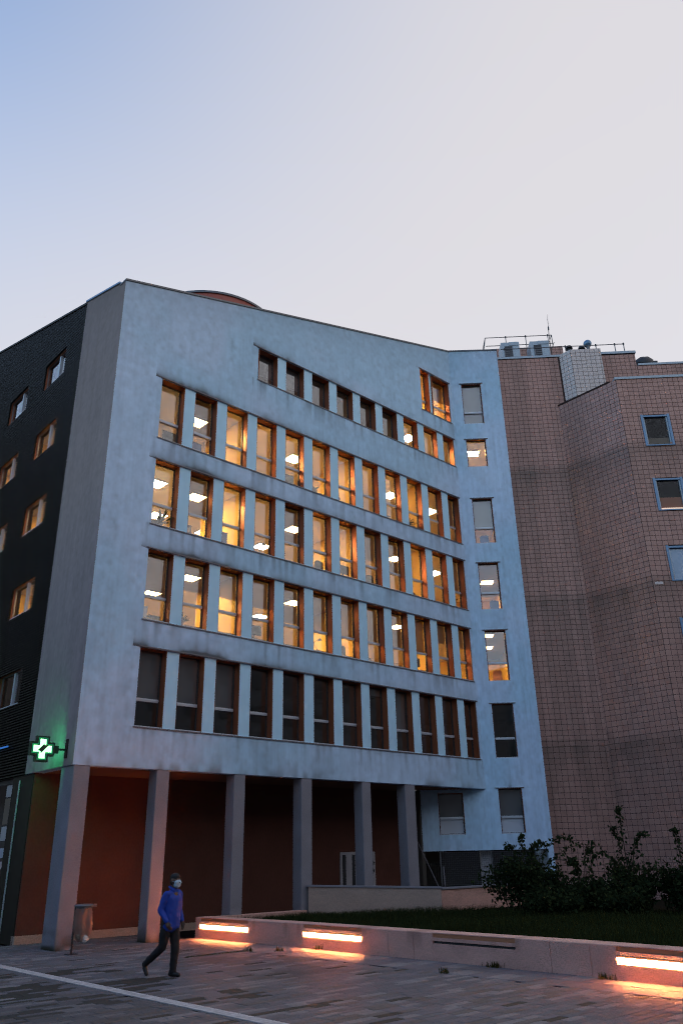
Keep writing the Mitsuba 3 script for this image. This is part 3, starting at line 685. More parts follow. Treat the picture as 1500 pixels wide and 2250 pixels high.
# windows of the tiled building
for j, (a0, a1, z0, z1) in enumerate(FWIN):
    m = MB().box(a0, a0 + .10, -.03, .12, z0, z1, FF).box(a1 - .10, a1, -.03, .12, z0, z1, FF).box(a0 + .1, a1 - .1, -.01, .12, z1 - .11, z1 - .03, FF).box(a0, a1, -.05, .12, z0 - .05, z0 - .001, FF)
    w = obj('window', m, 'steel_sky', TB)
    obj('inner_frame', MB().box(a0 + .10, a0 + .16, .03, .15, z0, z1 - .11, FF).box(a1 - .16, a1 - .10, .03, .15, z0, z1 - .11, FF), 'light_coping', w)
    obj('pane', MB().quad(a0 + .16, a1 - .16, .09, z0, z1 - .11, FF), 'dark_glass' if j < 2 else 'glass', w)
    obj('recess', MB().box(a0 - .3, a1 + .3, 1.2, 1.26, z0 - .3, z1 + .34, FF).box(a0 - .3, a1 + .3, .31, 1.2, z1 + .3, z1 + .34, FF).box(a0 - .34, a0 - .3, .31, 1.26, z0 - .3, z1 + .34, FF).box(a1 + .3, a1 + .34, .31, 1.26, z0 - .3, z1 + .34, FF).box(a0 - .3, a1 + .3, .31, 1.2, z0 - .34, z0 - .3, FF), 'dark_room', w)
    if j < 2: obj('inner_blind', MB().box(a0 + .16, a1 - .16, .13, .14, z0, z0 + (.40 if j == 0 else .62), FF), 'box_card' if j == 0 else 'seat_orange', w)
    if j >= 2: obj('inner_blind', MB().box(a0 + .16, a1 - .16, .13, .14, z0, z1 - .1, FF), 'steel_sky', w)
lt = thing('strip_light', 'pale glowing light strip at the foot of the second tiled building window', 'lamp')
obj('tube', MB().box(.98, 1.9, .10, .125, 15.49, 15.60, FF), 'paper_white', lt, emitter=emit((.42, .30, .22)))
obj('white_tile_patch', MB().box(.08, .42, -.006, .004, 12.13, 12.24, FF), 'tile_white', TB)
# low walls in front of the tiled building
for nm, fr, a0, a1, lab in (('low_wall', (J - NC * .75, DC, NC, Z), 2.8, 5.2, 'low rough wall with pale coping in front of the brown tiles, behind the shrubs'),
                            ('low_wall', (E0 - NC * .55, DC, NC, Z), -.9, 6.0, 'low wall with thin coping under the nearest tiled wall at the right edge')):
    t = thing(nm, lab, 'wall')
    obj('body', MB().box(a0, a1, 0, .25, 0, .96, fr), 'rough_concrete', t)
    obj('coping', MB().box(a0 - .03, a1 + .03, -.04, .29, .961, 1.01, fr), 'rough_concrete', t)

# ------------------------------------------------------------------ roof equipment
def railing(name, label, fr, a0, a1, b, z0, zs, posts, ret=None):
    t = thing(name, label, 'railing')
    for z in zs:
        m = MB().tube(world(fr, [[a0, b, z], [a1, b, z]]), .022, 6)
        obj('rail', m, 'dull_metal', t)
    for a in posts:
        obj('post', MB().tube(world(fr, [[a, b, z0], [a, b, max(zs)]]), .026, 6), 'dull_metal', t)
        obj('cap', MB().tube(world(fr, [[a, b, max(zs) - .05], [a, b, max(zs) + .05]]), .045, 6), 'dark_metal', t)
    if ret:
        for a in (a0, a1):
            obj('return_rail', MB().tube(world(fr, [[a, b, max(zs)], [a, b + ret, max(zs)]]), .022, 6), 'dull_metal', t)
            obj('slanted_post', MB().tube(world(fr, [[a, b, max(zs)], [a - .14 if a == a0 else a + .06, b + .2, z0]]), .026, 6), 'dull_metal', t)
railing('roof_railing', 'lower pipe railing along the front of the tiled roof', fD, 2.75, 9.0, .30, 25.0, (25.33, 25.82), (2.95, 4.5, 6.05, 7.6, 8.55, 9.0))
railing('roof_railing', 'upper pipe railing on the penthouse roof with slanted end post', FP, 2.66, 6.42, .15, 28.2, (28.52, 29.08), (3.82, 4.95, 6.2), ret=2.0)
for a0, a1, lab in ((3.02, 3.98, 'boxy grey rooftop cooling unit nearer the pale wall'), (4.55, 5.55, 'boxy grey rooftop cooling unit next to the thin antenna')):
    t = thing('cooling_unit', lab, 'air conditioner', 'cooling units on the tiled roof')
    fr = (J + NC * 1.7, DC, NC, Z)
    obj('casing', MB().box(a0, a1, 0, .9, 24.75, 27.0, fr).box(a0 + .42, a1 - .02, -.03, 0, 26.8, 27.0, fr), 'light_coping', t)
    obj('grille', MB().box(a0 + .18, a0 + .58, -.02, -.001, 25.2, 26.75, fr), 'dark_metal', t)
    for q in range(11): obj('slat', MB().box(a0 + .18, a0 + .58, -.035, -.021, 25.28 + .125 * q, 25.31 + .125 * q, fr), 'dull_metal', t)
t = thing('antenna', 'thin whip antenna rising above the roof railings', 'antenna')
fr = (J + NC * 2.0, DC, NC, Z)
obj('mast', MB().tube(world(fr, [[5.69, 0, 24.7], [5.70, 0, 27.6], [5.77, 0, 28.9]]), [.03, .022, .008], 6), 'dark_metal', t)
obj('joint', MB().tube(world(fr, [[5.72, 0, 27.9], [5.73, 0, 28.1]]), .04, 6), 'dark_metal', t)
obj('strut', MB().tube(world(fr, [[5.70, 0, 26.6], [6.0, .3, 27.3]]), .018, 6), 'dark_metal', t)
fr = (J + NC * 1.0, DC, NC, Z)
for a, z0, z1, lab in ((6.34, 25.2, 26.08, 'small dark flared roof vent left of the round one'), (6.98, 25.2, 26.02, 'small dark roof vent beside the round silver one')):
    t = thing('roof_vent', lab, 'vent')
    c = world(fr, np.array([a, 0, 0]))
    obj('shaft', MB().tube([c + [0, 0, z0 - .5], c + [0, 0, z1 - .14]], .10, 10), 'dark_metal', t)
    obj('cap', MB().tube([c + [0, 0, z1 - .14], c + [0, 0, z1]], [.20, .14], 12), 'dark_metal', t)
t = thing('roof_vent', 'round shiny silver turbine vent on the tiled roof', 'vent')
c = world(fr, np.array([7.33, 0, 26.2]))
sp = trimesh.creation.icosphere(3, 0.21); sp.apply_translation(c)
obj('ball', sp, 'steel_sky', t, True)
obj('stem', MB().tube([c - [0, 0, 1.2], c - [0, 0, .15]], .09, 10), 'dull_metal', t)
t = thing('roof_vent', 'large dark domed roof cowl on the right-hand roof', 'vent')
c = lambda a, b, z: world(fr, np.array([a, b, z]))
bodyp = [c(9.62, .3, 24.72), c(9.72, .3, 25.05), c(9.95, .3, 25.30), c(10.25, .3, 25.34), c(10.48, .3, 25.15), c(10.55, .3, 24.85)]
obj('cowl', MB().tube([c(9.62, .3, 24.82), c(9.74, .3, 24.95), c(9.95, .3, 24.98), c(10.25, .3, 24.98), c(10.45, .3, 24.93), c(10.52, .3, 24.86)], [.12, .26, .40, .41, .30, .16], 14), 'dark_metal', t, True)
obj('hood', MB().box(10.4, 10.72, .05, .55, 24.78, 25.02, fr), 'dark_metal', t)
obj('base', MB().box(9.7, 10.5, .0, .6, 24.05, 24.75, fr), 'dull_metal', t)

# ------------------------------------------------------------------ undercroft, fence and low walls by the arcade
t = thing('undercroft_wall', 'dim wall inside the low opening under the narrow facade', 'wall')
obj('body', MB().box(-2.6, 2.4, 3.2, 3.35, -.02, 2.2, FC), 'dark_room', t)
t = thing('pillar', 'short pale concrete pillar under the narrow facade behind the wire mesh', 'pillar')
obj('shaft', MB().box(-.37, .02, .5, .85, -.02, 2.115, FC), 'door_white', t)
t = thing('wire_fence', 'wire mesh fence closing the low opening under the narrow facade', 'fence')
m = MB(); wa, wb, z0, z1 = -1.97, 1.95, .85, 2.08
for k in range(int((wb - wa) / .075) + 1): m.box(wa + k * .075, wa + k * .075 + .008, .02, .026, z0, z1, FC)
for k in range(int((z1 - z0) / .075) + 1): m.box(wa, wb, .026, .032, z0 + k * .075, z0 + k * .075 + .008, FC)
tag(obj('mesh', m, 'dull_metal', t), kind='stuff')
for a in (-1.99, .0, 1.96): obj('post', MB().box(a - .02, a + .02, .033, .07, 0.3, 2.1, FC), 'dull_metal', t)
t = thing('railing', 'dark bar railing in the gap right of the last column', 'railing')
for k in range(9): obj('bar', MB().box(-2.8 + k * .095, -2.785 + k * .095, 1.2, 1.215, .3, 1.75, FC), 'dark_metal', t)
obj('top_rail', MB().box(-2.85, -1.95, 1.19, 1.23, 1.62, 1.66, FC), 'dark_metal', t)
W1A, W1B = np.array([17.62, 21.08, 0]), np.array([20.53, 18.17, 0])
t = thing('ramp_wall', 'olive concrete ramp wall with pale coping in front of the columns', 'wall')
fr = (W1A, DC, NC, Z); L1 = float(np.linalg.norm(W1B - W1A))
obj('body', MB().poly(sg.Polygon([(0, 0), (L1, 0), (L1, 1.03), (0, 1.15)]), 0, .22, fr), 'rough_concrete', t)
obj('coping', MB().poly(sg.Polygon([(-.05, 1.152), (L1 + .02, 1.032), (L1 + .02, 1.082), (-.05, 1.202)]), -.03, .25, fr), 'column_concrete', t)
t = thing('ramp_wall', 'pinkish concrete wall with pale coping running back behind the shrub', 'wall')
obj('body', MB().box(20.54, 26.5, 18.17, 18.39, 0, 1.0), 'granite', t)
obj('coping', MB().box(20.56, 26.5, 18.13, 18.43, 1.001, 1.05), 'column_concrete', t)
t = thing('leaning_pole', 'thin pale pole leaning beside the last column', 'pole')
fr = (J - NC * .3, DC, NC, Z)
obj('shaft', MB().tube(world(fr, [[-3.01, 0, 2.80], [-2.03, 0, .60]]), .016, 6), 'column_concrete', t)
t = thing('fence_post', 'short pale upright post where the two low walls meet', 'post')
obj('shaft', MB().tube(world(fr, [[-1.90, 0, .6], [-1.92, 0, 1.57]]), .028, 6), 'column_concrete', t)

# ------------------------------------------------------------------ the planter bench with its light strips
BN = thing('bench_wall', 'long low granite seat wall with glowing strips along the planter', 'bench')
JT = [(13.72, 21.33), (13.895, 17.36), (13.87, 13.89), (13.86, 13.13), (13.86, 9.72), (13.84, 8.88), (13.60, 5.50), (13.35, 2.2)]
NOTCH = {0: (18.99, 21.11, True), 1: (14.745, 16.82, True), 3: (10.49, 12.59, False), 5: (6.22, 8.35, True)}
D = .50
for q in range(len(JT) - 1):
    p0, p1 = np.array([*JT[q], 0.0]), np.array([*JT[q + 1], 0.0])
    d = (p1 - p0); L_ = np.linalg.norm(d); d /= L_
    fr = (p0, d, np.array([-d[1], d[0], 0]), Z)      # a runs towards the viewer, b into the planter
    g = .006
    m = MB(); ch = .012
    prof = lambda zt: sg.Polygon([(0, -.02), (D, -.02), (D, zt), (ch, zt), (0, zt - ch)])
    def run(a0, a1, pgp):      # profile in (b, z) swept along a
        mm = trimesh.creation.extrude_polygon(pgp, a1 - a0, engine='earcut')
        v = np.stack([mm.vertices[:, 2] + a0, mm.vertices[:, 0], mm.vertices[:, 1]], 1)
        m.add(world(fr, v), mm.faces)
    if q not in NOTCH: run(g, L_ - g, prof(.515))
    else:
        ya, yb, on = NOTCH[q]
        a0, a1 = (p0[1] - yb) / -d[1], (p0[1] - ya) / -d[1]
        run(g, a0, prof(.515)); run(a1, L_ - g, prof(.515))
        run(a0, a1, sg.box(0.002, -.02, D, .232))
        run(a0, a1, sg.box(.07, .2322, D, .515)); run(a0, a1, sg.box(.004, .365, .0698, .425)); run(a0, a1, sg.box(.02, .50, .0698, .5145))
    k = obj('block', m, 'granite', BN)
    if q in NOTCH:
        n_seg = 4
        for s_ in range(n_seg):
            obj('seat_plank', MB().box(a0 + (a1 - a0) * s_ / n_seg + .004, a0 + (a1 - a0) * (s_ + 1) / n_seg - .004, .028, .066, .427, .499, fr), 'bench_wood', BN)
        if on:
            lk = obj('light_strip', MB().box(a0 + .012, a1 - .012, -.016, .05, .281, .331, fr), 'paper_white', BN, emitter=emit(LED * np.array([1.0, .285, .09])))
            b0, b1, a2, a3 = -.0155, -.001, a0 + .014, a1 - .014
            obj('down_light', (world(fr, [[a2, b0, .2795], [a2, b1, .2795], [a3, b1, .2795], [a3, b0, .2795]]), np.array([[0, 1, 2], [0, 2, 3]])), 'paper_white', lk, emitter=emit(LED * np.array([1.0, .285, .08])))
            obj('lamp_housing', MB().box(a0 + .004, a1 - .004, .0, .05, .3365, .3625, fr), 'dark_metal', BN)
        else:
            obj('light_strip', MB().box(a0 + .01, a1 - .01, .045, .066, .319, .364, fr), 'dark_metal', BN)
            obj('slot_panel', MB().box(a0 + .004, a1 - .004, .003, .068, .2325, .318, fr), 'granite', BN)
obj('block', MB().box(13.93, 17.55, 21.06, 21.34, -.02, .505), 'granite', BN)

# ------------------------------------------------------------------ ground and pavement
gs = 900.0
scene['ground'] = mikit.ply((np.array([[-gs, -gs, -.06], [gs, -gs, -.06], [gs, gs, -.06], [-gs, gs, -.06]]), np.array([[0, 1, 2], [0, 2, 3]])), 'far_ground')
tag('ground', kind='structure')
pv = 'pavement'
scene[pv] = mikit.ply(MB().slab(sg.box(-6, -2, 13.8, 24), -.05, -.012).slab(sg.box(13.8, 21.3, 27, 24), -.05, -.012).get(), 'joint_sand'); used[pv] = 1
tag(pv, kind='structure')
def paver_mesh(w, h, ch=.006):
    g = .0075
    x0, x1, y0, y1 = g, w - g, g, h - g
    v = [[x0, y0, -.03], [x1, y0, -.03], [x1, y1, -.03], [x0, y1, -.03], [x0, y0, -ch], [x1, y0, -ch], [x1, y1, -ch], [x0, y1, -ch], [x0 + ch, y0 + ch, 0], [x1 - ch, y0 + ch, 0], [x1 - ch, y1 - ch, 0], [x0 + ch, y1 - ch, 0]]
    f = []
    for L_ in (0, 4):
        for k in range(4):
            a, b = L_ + k, L_ + (k + 1) % 4
            f += [[a, b, b + 4], [a, b + 4, a + 4]]
    return np.array(v), np.array(f + [[8, 9, 10], [8, 10, 11]])
pc = []
ROWH = .155
r_ = np.random.default_rng(11)
nz = lambda x, y: float(meshkit.noise(np.array([x * .55, y * .55, 1.3])))
LENS = (.36, .42, .48, .54)
yy, row = 2.0, 0
while yy < 23.7:
    x = -3.0 + r_.uniform(0, .5)
    x_end = 12.62 if yy < 21.3 else 13.4
    while x < x_end:
        w = LENS[int(r_.integers(4))]
        w = min(w, x_end - x)
        if w < .12: break
        cx, cy = x + w / 2, yy + ROWH / 2
        if not (7.42 < x + w and x < 7.66):
            tone = r_.random() + .30 * (nz(cx, cy) - .5)
            m = 'paver_grey' if tone < .34 else 'paver_mauve' if tone < .68 else 'paver_pale' if tone < .86 else 'paver_brown'
            dk_ = .022 + (.55 if (cx < 9.0 and 10.2 < cy < 17.5 and nz(cx * 1.1 + 9, cy * 3.2) > .50) else .0)
            if r_.random() < dk_: m = 'paver_dark'
            pc.append((x, yy, w, ROWH, m))
        elif x < 7.42:
            w0 = 7.42 - x
            if w0 > .08: pc.append((x, yy, w0, ROWH, 'paver_grey'))
            x = 7.66; continue
        x += w
    yy += ROWH; row += 1
for y in np.arange(2.0, 21.2, .45):            # band of larger slabs along the bench
    for x0_, x1_ in ((12.63, 13.25), (13.25, 13.86)):
        pc.append((x0_, float(y) + (.2 if x0_ < 13 else 0), x1_ - x0_, .45, 'paver_mauve' if r_.random() < .5 else 'paver_pale'))
for x in np.arange(9.5, 26.5, .6): pass
pc.sort(key=lambda c: math.hypot(c[0] + c[2] / 2, c[1] + c[3] / 2))
n_p, pprot, pst = 0, {}, {m: MB() for m in PAV}
for x, y, w, h, m in pc:
    P = np.array([x + w / 2, y + h / 2, 0])
    dz = float(r_.uniform(-.0025, .0025))
    if n_p < 295 and in_frame(P, -4):
        key = (round(w, 3), round(h, 3), m)
        if key not in pprot: pprot[key] = mikit.ply(paver_mesh(w, h), m)
        share('paver', pprot[key], pv, None, (x, y, dz)); n_p += 1
    else:
        v, f = paver_mesh(w, h); pst[m].add(v + [x, y, dz], f)
for m, mb in pst.items(): tag(obj('paver_field', mb, m, pv), kind='stuff')
obj('guide_strip', MB().box(7.43, 7.65, 2.0, 23.6, -.03, .006), 'strip_paint', pv)
t = tag('planter_soil', kind='structure')
scene['planter_soil'] = mikit.ply(MB().slab(sg.Polygon([(14.25, 21.1), (17.4, 21.1), (20.6, 18.2), (27, 18.2), (31.5, 14.5), (36, 9), (30, 1), (14.0, 1), (13.9, 5.5), (14.2, 9)]), 0.0, .36).get(), 'soil')

# ------------------------------------------------------------------ grass
GP = sg.Polygon([(14.42, 20.7), (17.6, 20.6), (20.4, 17.9), (22, 17.6), (24, 15), (24, 8), (22, 4.5), (14.1, 4.2), (14.15, 6.5), (14.37, 9)])
def grass_points(n, seed):
    r = np.random.default_rng(seed); out = []
    x0, y0, x1, y1 = GP.bounds
    while len(out) < n:
        q = np.stack([r.uniform(x0, x1, 4000), r.uniform(y0, y1, 4000)], 1)
        out += list(q[shapely.contains_xy(GP, q[:, 0], q[:, 1])])
    return np.array(out[:n])
def blades(P, hmin, hmax, seed, z=.41, w=.006, patch=True):
    r = np.random.default_rng(seed); n = len(P)
    tall = meshkit.noise(np.c_[P * .9, np.zeros(n)], 5) if patch else np.full(n, .6)
    h = r.uniform(hmin, hmax, n) * (.35 + .95 * tall)
    a = r.uniform(0, 2 * math.pi, n); lean = r.uniform(.1, .75, n) * h
    d = np.stack([np.cos(a), np.sin(a), 0 * a], 1); s = np.stack([-np.sin(a), np.cos(a), 0 * a], 1)
    b = np.c_[P, np.full(n, z)]
    m = b + d * lean[:, None] * .3 + np.c_[0 * a, 0 * a, h * .6]
    t_ = b + d * lean[:, None] + np.c_[0 * a, 0 * a, h]
    ww = w * r.uniform(.7, 1.5, n)[:, None]
    v = np.stack([b - s * ww, b + s * ww, m + s * ww * .7, m - s * ww * .7, t_], 1).reshape(-1, 3)
    f = (np.array([[0, 1, 2], [0, 2, 3], [3, 2, 4]])[None] + 5 * np.arange(n)[:, None, None]).reshape(-1, 3)
    return v, f
gkey = numbered('grass')
tag(gkey, 'long unmown dark grass filling the planter behind the seat wall', 'grass', kind='stuff')
obj('blades', blades(grass_points(52000, 1), .09, .26, 2, .355), 'grass_green', gkey)
obj('dry_blades', blades(grass_points(14000, 3), .10, .30, 4, .355), 'grass_dry', gkey)
for px, py, n, lab in ((13.80, 11.0, 60, 'bushy weed tuft at the foot of the unlit stretch of seat wall'), (13.72, 8.55, 35, 'small weed tuft at the foot of the wall left of the nearest light strip'), (13.86, 16.2, 35, 'thin weed row under the middle light strip'),
                       (12.55, 17.2, 30, 'lit weed growing in a paving joint before the middle light strip'), (13.05, 16.7, 22, 'small lit weed between the paving joint and the seat wall'), (12.60, 11.2, 25, 'dark weed in the paving left of the bushy tuft')):
    k = thing('weed', lab, 'weed')
    P = np.stack([rng.normal(px, .045, n), rng.normal(py, .09, n)], 1)
    obj('leaves', blades(P, .05, .14, int(px * 100), 0.0, .009, False), 'grass_dry', k)
P = np.stack([rng.uniform(10.9, 12.5, 260), rng.normal(17.35, .03, 260)], 1)
k = thing('joint_moss', 'dark moss and grass line in a paving joint before the middle light strip', 'weed')
obj('leaves', blades(P, .008, .03, 77, 0.0, .010, False), 'grass_dry', k)

# ------------------------------------------------------------------ shrubs
def shrub(base, spread, height, n_leaf, shoots, seed, label):
    r = np.random.default_rng(seed)
    t = thing('shrub', label, 'shrub', None)
    st, lf, lf2 = MB(), MB(), MB()
    base = np.array([*base, .40])
    tips = []
    def leaf(p, d, L_):
        sd = np.cross(d, r.normal(size=3)); sd /= np.linalg.norm(sd) + 1e-9
        w = L_ * .30
        (lf if r.random() < .7 else lf2).add([p, p + d * L_ * .45 + sd * w, p + d * L_, p + d * L_ * .45 - sd * w], [[0, 1, 2], [0, 2, 3]])
    n_stem = 16
    for s_ in range(n_stem):
        a = r.uniform(0, 2 * math.pi); q = r.uniform(.2, 1.0) * spread
        top_ = base + np.array([math.cos(a) * q * 1.15, math.sin(a) * q, height * r.uniform(.45, .85) * (1.1 - .35 * q / spread)])
        mid = base + (top_ - base) * .5 + np.array([0, 0, .12 * height]) + r.normal(0, .06, 3)
        root = base + np.array([math.cos(a) * q * .45, math.sin(a) * q * .45, 0])
        u = np.linspace(0, 1, 8)[:, None]
        pts = (1 - u) ** 2 * root + 2 * u * (1 - u) * mid + u ** 2 * top_
        st.tube(pts, np.linspace(.02, .006, 8), 5)
        tips.append(pts)
    for s_ in range(n_leaf):
        pts = tips[int(r.integers(n_stem))]
        u = r.uniform(.12, 1) ** .8 * 6.99; i = int(u)
        p = pts[i] + (pts[i + 1] - pts[i]) * (u - i) + r.normal(0, .13 * spread ** .5, 3) * np.array([1, 1, .9])
        p[2] = max(p[2], .42)
        d = r.normal(size=3) + [0, 0, -.15]; d /= np.linalg.norm(d)
        leaf(p, d, r.uniform(.08, .17))
    for (dx, dy, dz, bend) in shoots:
        e = base + np.array([dx, dy, dz]); mid = base + np.array([dx * .35, dy * .35, dz * bend])
        u = np.linspace(0, 1, 16)[:, None]
        pts = (1 - u) ** 2 * base + 2 * u * (1 - u) * mid + u ** 2 * e
        st.tube(pts, np.linspace(.018, .004, 16), 5)
        for i in range(6, 15):
            for _ in range(9):
                d = r.normal(size=3) + [0, 0, -.2]; d /= np.linalg.norm(d)
                leaf(pts[i] + (pts[i + 1] - pts[i]) * r.random() + r.normal(0, .035, 3), d, r.uniform(.08, .15))
    obj('stems', st, 'bark', t); obj('foliage', lf, 'leaf_dark', t); obj('pale_foliage', lf2, 'leaf_light', t)
shrub((21.6, 15.75), 1.35, 1.75, 3300, [(.35, .25, 2.0, 1.2), (-.3, .4, 1.75, 1.25), (.95, -.2, 1.8, 1.3), (.1, -.5, 1.7, 1.3), (1.4, -.9, 1.95, 1.2), (2.0, -1.4, 1.75, 1.2)], 21, 'large dark leafy shrub under the narrow facade with arching shoots')
shrub((22.2, 14.2), .95, 1.25, 2900, [(.5, -.6, 1.5, 1.2), (-.2, .3, 1.35, 1.2), (.9, .1, 1.6, 1.3), (-.7, -.2, 1.3, 1.3)], 22, 'middle shrub between the arching one and the tall spindly one')
shrub((22.9, 13.1), .9, 1.7, 3000, [(.1, .1, 2.75, 1.05), (-.1, .3, 2.2, 1.1), (.55, -.4, 2.0, 1.15)], 23, 'tall spindly shrub with thin shoots before the brown tiles')
shrub((23.4, 11.7), 1.0, 1.7, 3200, [(.3, .2, 2.1, 1.1), (.5, -.5, 1.9, 1.1)], 24, 'dark shrub at the right edge of the photo')
shrub((20.8, 14.2), .85, .85, 3200, [], 25, 'low dark shrub in front of the others at the grass edge')
shrub((21.7, 12.5), .85, .85, 3200, [], 26, 'low shrub at the grass edge nearer the right side')

# ------------------------------------------------------------------ pharmacy cross
PC = thing('cross_sign', 'green glowing cross sign on the corner of the pale building', 'sign')
def cross(cx, cz, h, w):
    return sg.box(cx - w, cz - h, cx + w, cz + h).union(sg.box(cx - h, cz - w, cx + h, cz + w))
SX, SZ, SY = 8.855, 4.79, 21.66
obj('housing', MB().poly(cross(SX, SZ, .33, .177), SY - .06, SY + .06, FA), 'sign_green', PC)
litp = cross(SX, SZ, .25, .085)
slash = sg.Polygon([(SX - .135, SZ - .055), (SX + .035, SZ + .14), (SX + .155, SZ + .075), (SX - .03, SZ - .13)])
slash = sg.Polygon([(8.728, 4.745), (8.895, 4.925), (8.905, 4.885), (9.01, 4.885), (8.818, 4.668), (8.812, 4.722)])
front = litp.difference(slash)
def flat_faces(pg, y, out):
    m = MB()
    for g in getattr(pg, 'geoms', [pg]):
        v2, f2 = trimesh.creation.triangulate_polygon(g, engine='earcut')
        v = np.c_[v2[:, 0], np.full(len(v2), y), v2[:, 1]]
        nrm = np.cross(v[f2[0][1]] - v[f2[0][0]], v[f2[0][2]] - v[f2[0][0]])[1]
        m.add(v, f2 if nrm * out > 0 else f2[:, ::-1])
    return m
obj('lit_face', flat_faces(front, SY - .0625, -1), 'paper_white', PC, emitter=emit((.30, 1.4, .42)))
obj('back_face', flat_faces(cross(SX, SZ, .25, .14), SY + .0625, 1), 'paper_white', PC, emitter=emit((.3, 12.0, 3.8)))
obj('rim_glow', MB().poly(cross(SX, SZ, .285, .125).difference(cross(SX, SZ, .265, .105)), SY - .064, SY - .0605, FA), 'sign_green', PC, emitter=emit((.0, .09, .035)))
obj('bracket', MB().box(9.19, 9.31, SY - .04, SY + .04, SZ - .09, SZ + .10).box(9.31, 9.549, SY - .015, SY + .015, SZ - .01, SZ + .04), 'sign_green', PC)
obj('wall_plate', MB().box(9.53, 9.549, SY - .08, SY + .08, SZ - .20, SZ + .30), 'cladding_dark', PC)
t = thing('wall_lamp', 'small blue lit bar on the dark wing at the left edge', 'lamp')
obj('bar', MB().box(25.82, 26.9, 9.46, 9.5, 5.31, 5.35, FB), 'blue_paint', t, emitter=emit((.01, .05, .16)))
obj('arm', MB().box(26.2, 26.24, 9.5, 9.57, 5.31, 5.35, FB), 'dark_metal', t)

# ------------------------------------------------------------------ litter bin
LB = thing('litter_bin', 'see-through bag litter bin on a thin post beside the corner column', 'litter bin')
bx, by = 9.74, 20.08
obj('post', MB().tube([[9.545, 20.12, -.01], [9.545, 20.12, 1.06]], .025, 8), 'dark_metal', LB)
obj('foot_plate', MB().box(9.42, 9.68, 20.0, 20.24, -.002, .012), 'dark_metal', LB)
aa = np.linspace(0, 2 * math.pi, 25)
obj('ring', MB().tube(np.stack([bx + .20 * np.cos(aa), by + .20 * np.sin(aa), np.full(25, 1.03)], 1), .030, 8), 'dull_metal', LB)
obj('lid_band', MB().tube([[bx, by, .975], [bx, by, 1.0]], .205, 20), 'dull_metal', LB)
nb, nr = 60, 34
v = []
for i in range(nr):
    u = i / (nr - 1); z = 1.0 - .74 * u
    rad = .19 * (1 + .10 * math.sin(u * 2.4)) * (1 - .55 * max(0, (u - .55) / .45) ** 1.6)
    for k in range(nb):
        a = k / nb * 2 * math.pi
        fold = .030 * math.sin(a * 6 + u * 3 + 1.2 * math.sin(u * 5)) * (.5 + u) + .018 * (float(meshkit.fbm(np.array([math.cos(a) * 3, math.sin(a) * 3, u * 6]), 3)) - .5) * 2
        v.append([bx + .03 * u + (rad + fold) * math.cos(a), by + (rad + fold) * math.sin(a), z])
f = []
for i in range(nr - 1):
    for k in range(nb):
        a, b = i * nb + k, i * nb + (k + 1) % nb
        f += [[a, a + nb, b], [b, a + nb, b + nb]]
v.append([bx + .03, by, .245]); e = len(v) - 1
f += [[(nr - 1) * nb + k, e, (nr - 1) * nb + (k + 1) % nb] for k in range(nb)]
obj('bag', (np.array(v), np.array(f)), 'bag_plastic', LB, True)
m = MB()
for k in range(12):
    a0 = -0.9 + k * .1
    m.add([[bx + .19 * math.cos(a0), by + .19 * math.sin(a0), 1.0], [bx + .19 * math.cos(a0 + .1), by + .19 * math.sin(a0 + .1), 1.0], [bx + (.27 + .03 * (k % 2)) * math.cos(a0 + .1), by + .27 * math.sin(a0 + .1), .99 + .02 * (k % 3)], [bx + (.27 + .03 * (k % 2)) * math.cos(a0), by + .27 * math.sin(a0), 1.07 - .02 * (k % 3)]], [[0, 1, 2], [0, 2, 3]])
obj('bag_flap', m, 'bag_plastic', LB)
for nm, c, sz, mt in (('paper_scrap', (bx + .05, by - .07, .33), .10, 'paper_white'), ('blue_wrapper', (bx + .13, by - .06, .62), .045, 'seat_blue'), ('brown_litter', (bx - .05, by, .40), .10, 'box_card'), ('brown_litter', (bx + .0, by - .02, .66), .11, 'seat_orange'), ('brown_litter', (bx - .04, by + .03, .52), .10, 'box_card')):
    ic = trimesh.creation.icosphere(2, sz); vv = ic.vertices * (1 + .5 * (meshkit.noise(ic.vertices * 30 + 5)[:, None] - .5))
    obj(nm, (vv + c, ic.faces), mt, LB)

# ------------------------------------------------------------------ person
PE = thing('person', 'person in blue jacket, black trousers and pale face mask walking past the columns', 'person')
HEAD = math.atan2(-.97, .24)          # walking direction in the ground plane
pc_, ps_ = math.cos(HEAD), math.sin(HEAD)
PM = np.array([[pc_, -ps_, 0], [ps_, pc_, 0], [0, 0, 1.0]])
PO = np.array([8.97, 14.80, 0.004])
SC = 1.0
def bone(parts, smooth_len=.022, it=12):
    mans = []
    for (p, r1), (q, r2) in parts:
        s1 = manifold3d.Manifold.sphere(r1, 20).translate([float(x) for x in p])
        s2 = manifold3d.Manifold.sphere(r2, 20).translate([float(x) for x in q])
        mans.append(manifold3d.Manifold.batch_hull([s1, s2]))
    M = manifold3d.Manifold.batch_boolean(mans, manifold3d.OpType.Add).refine_to_length(smooth_len).to_mesh()
    m = trimesh.Trimesh(M.vert_properties[:, :3], M.tri_verts, process=True)
    trimesh.smoothing.filter_taubin(m, iterations=it)
    return m
def put(m):
    m = m.copy(); m.vertices = (m.vertices * SC) @ PM.T + PO; return m
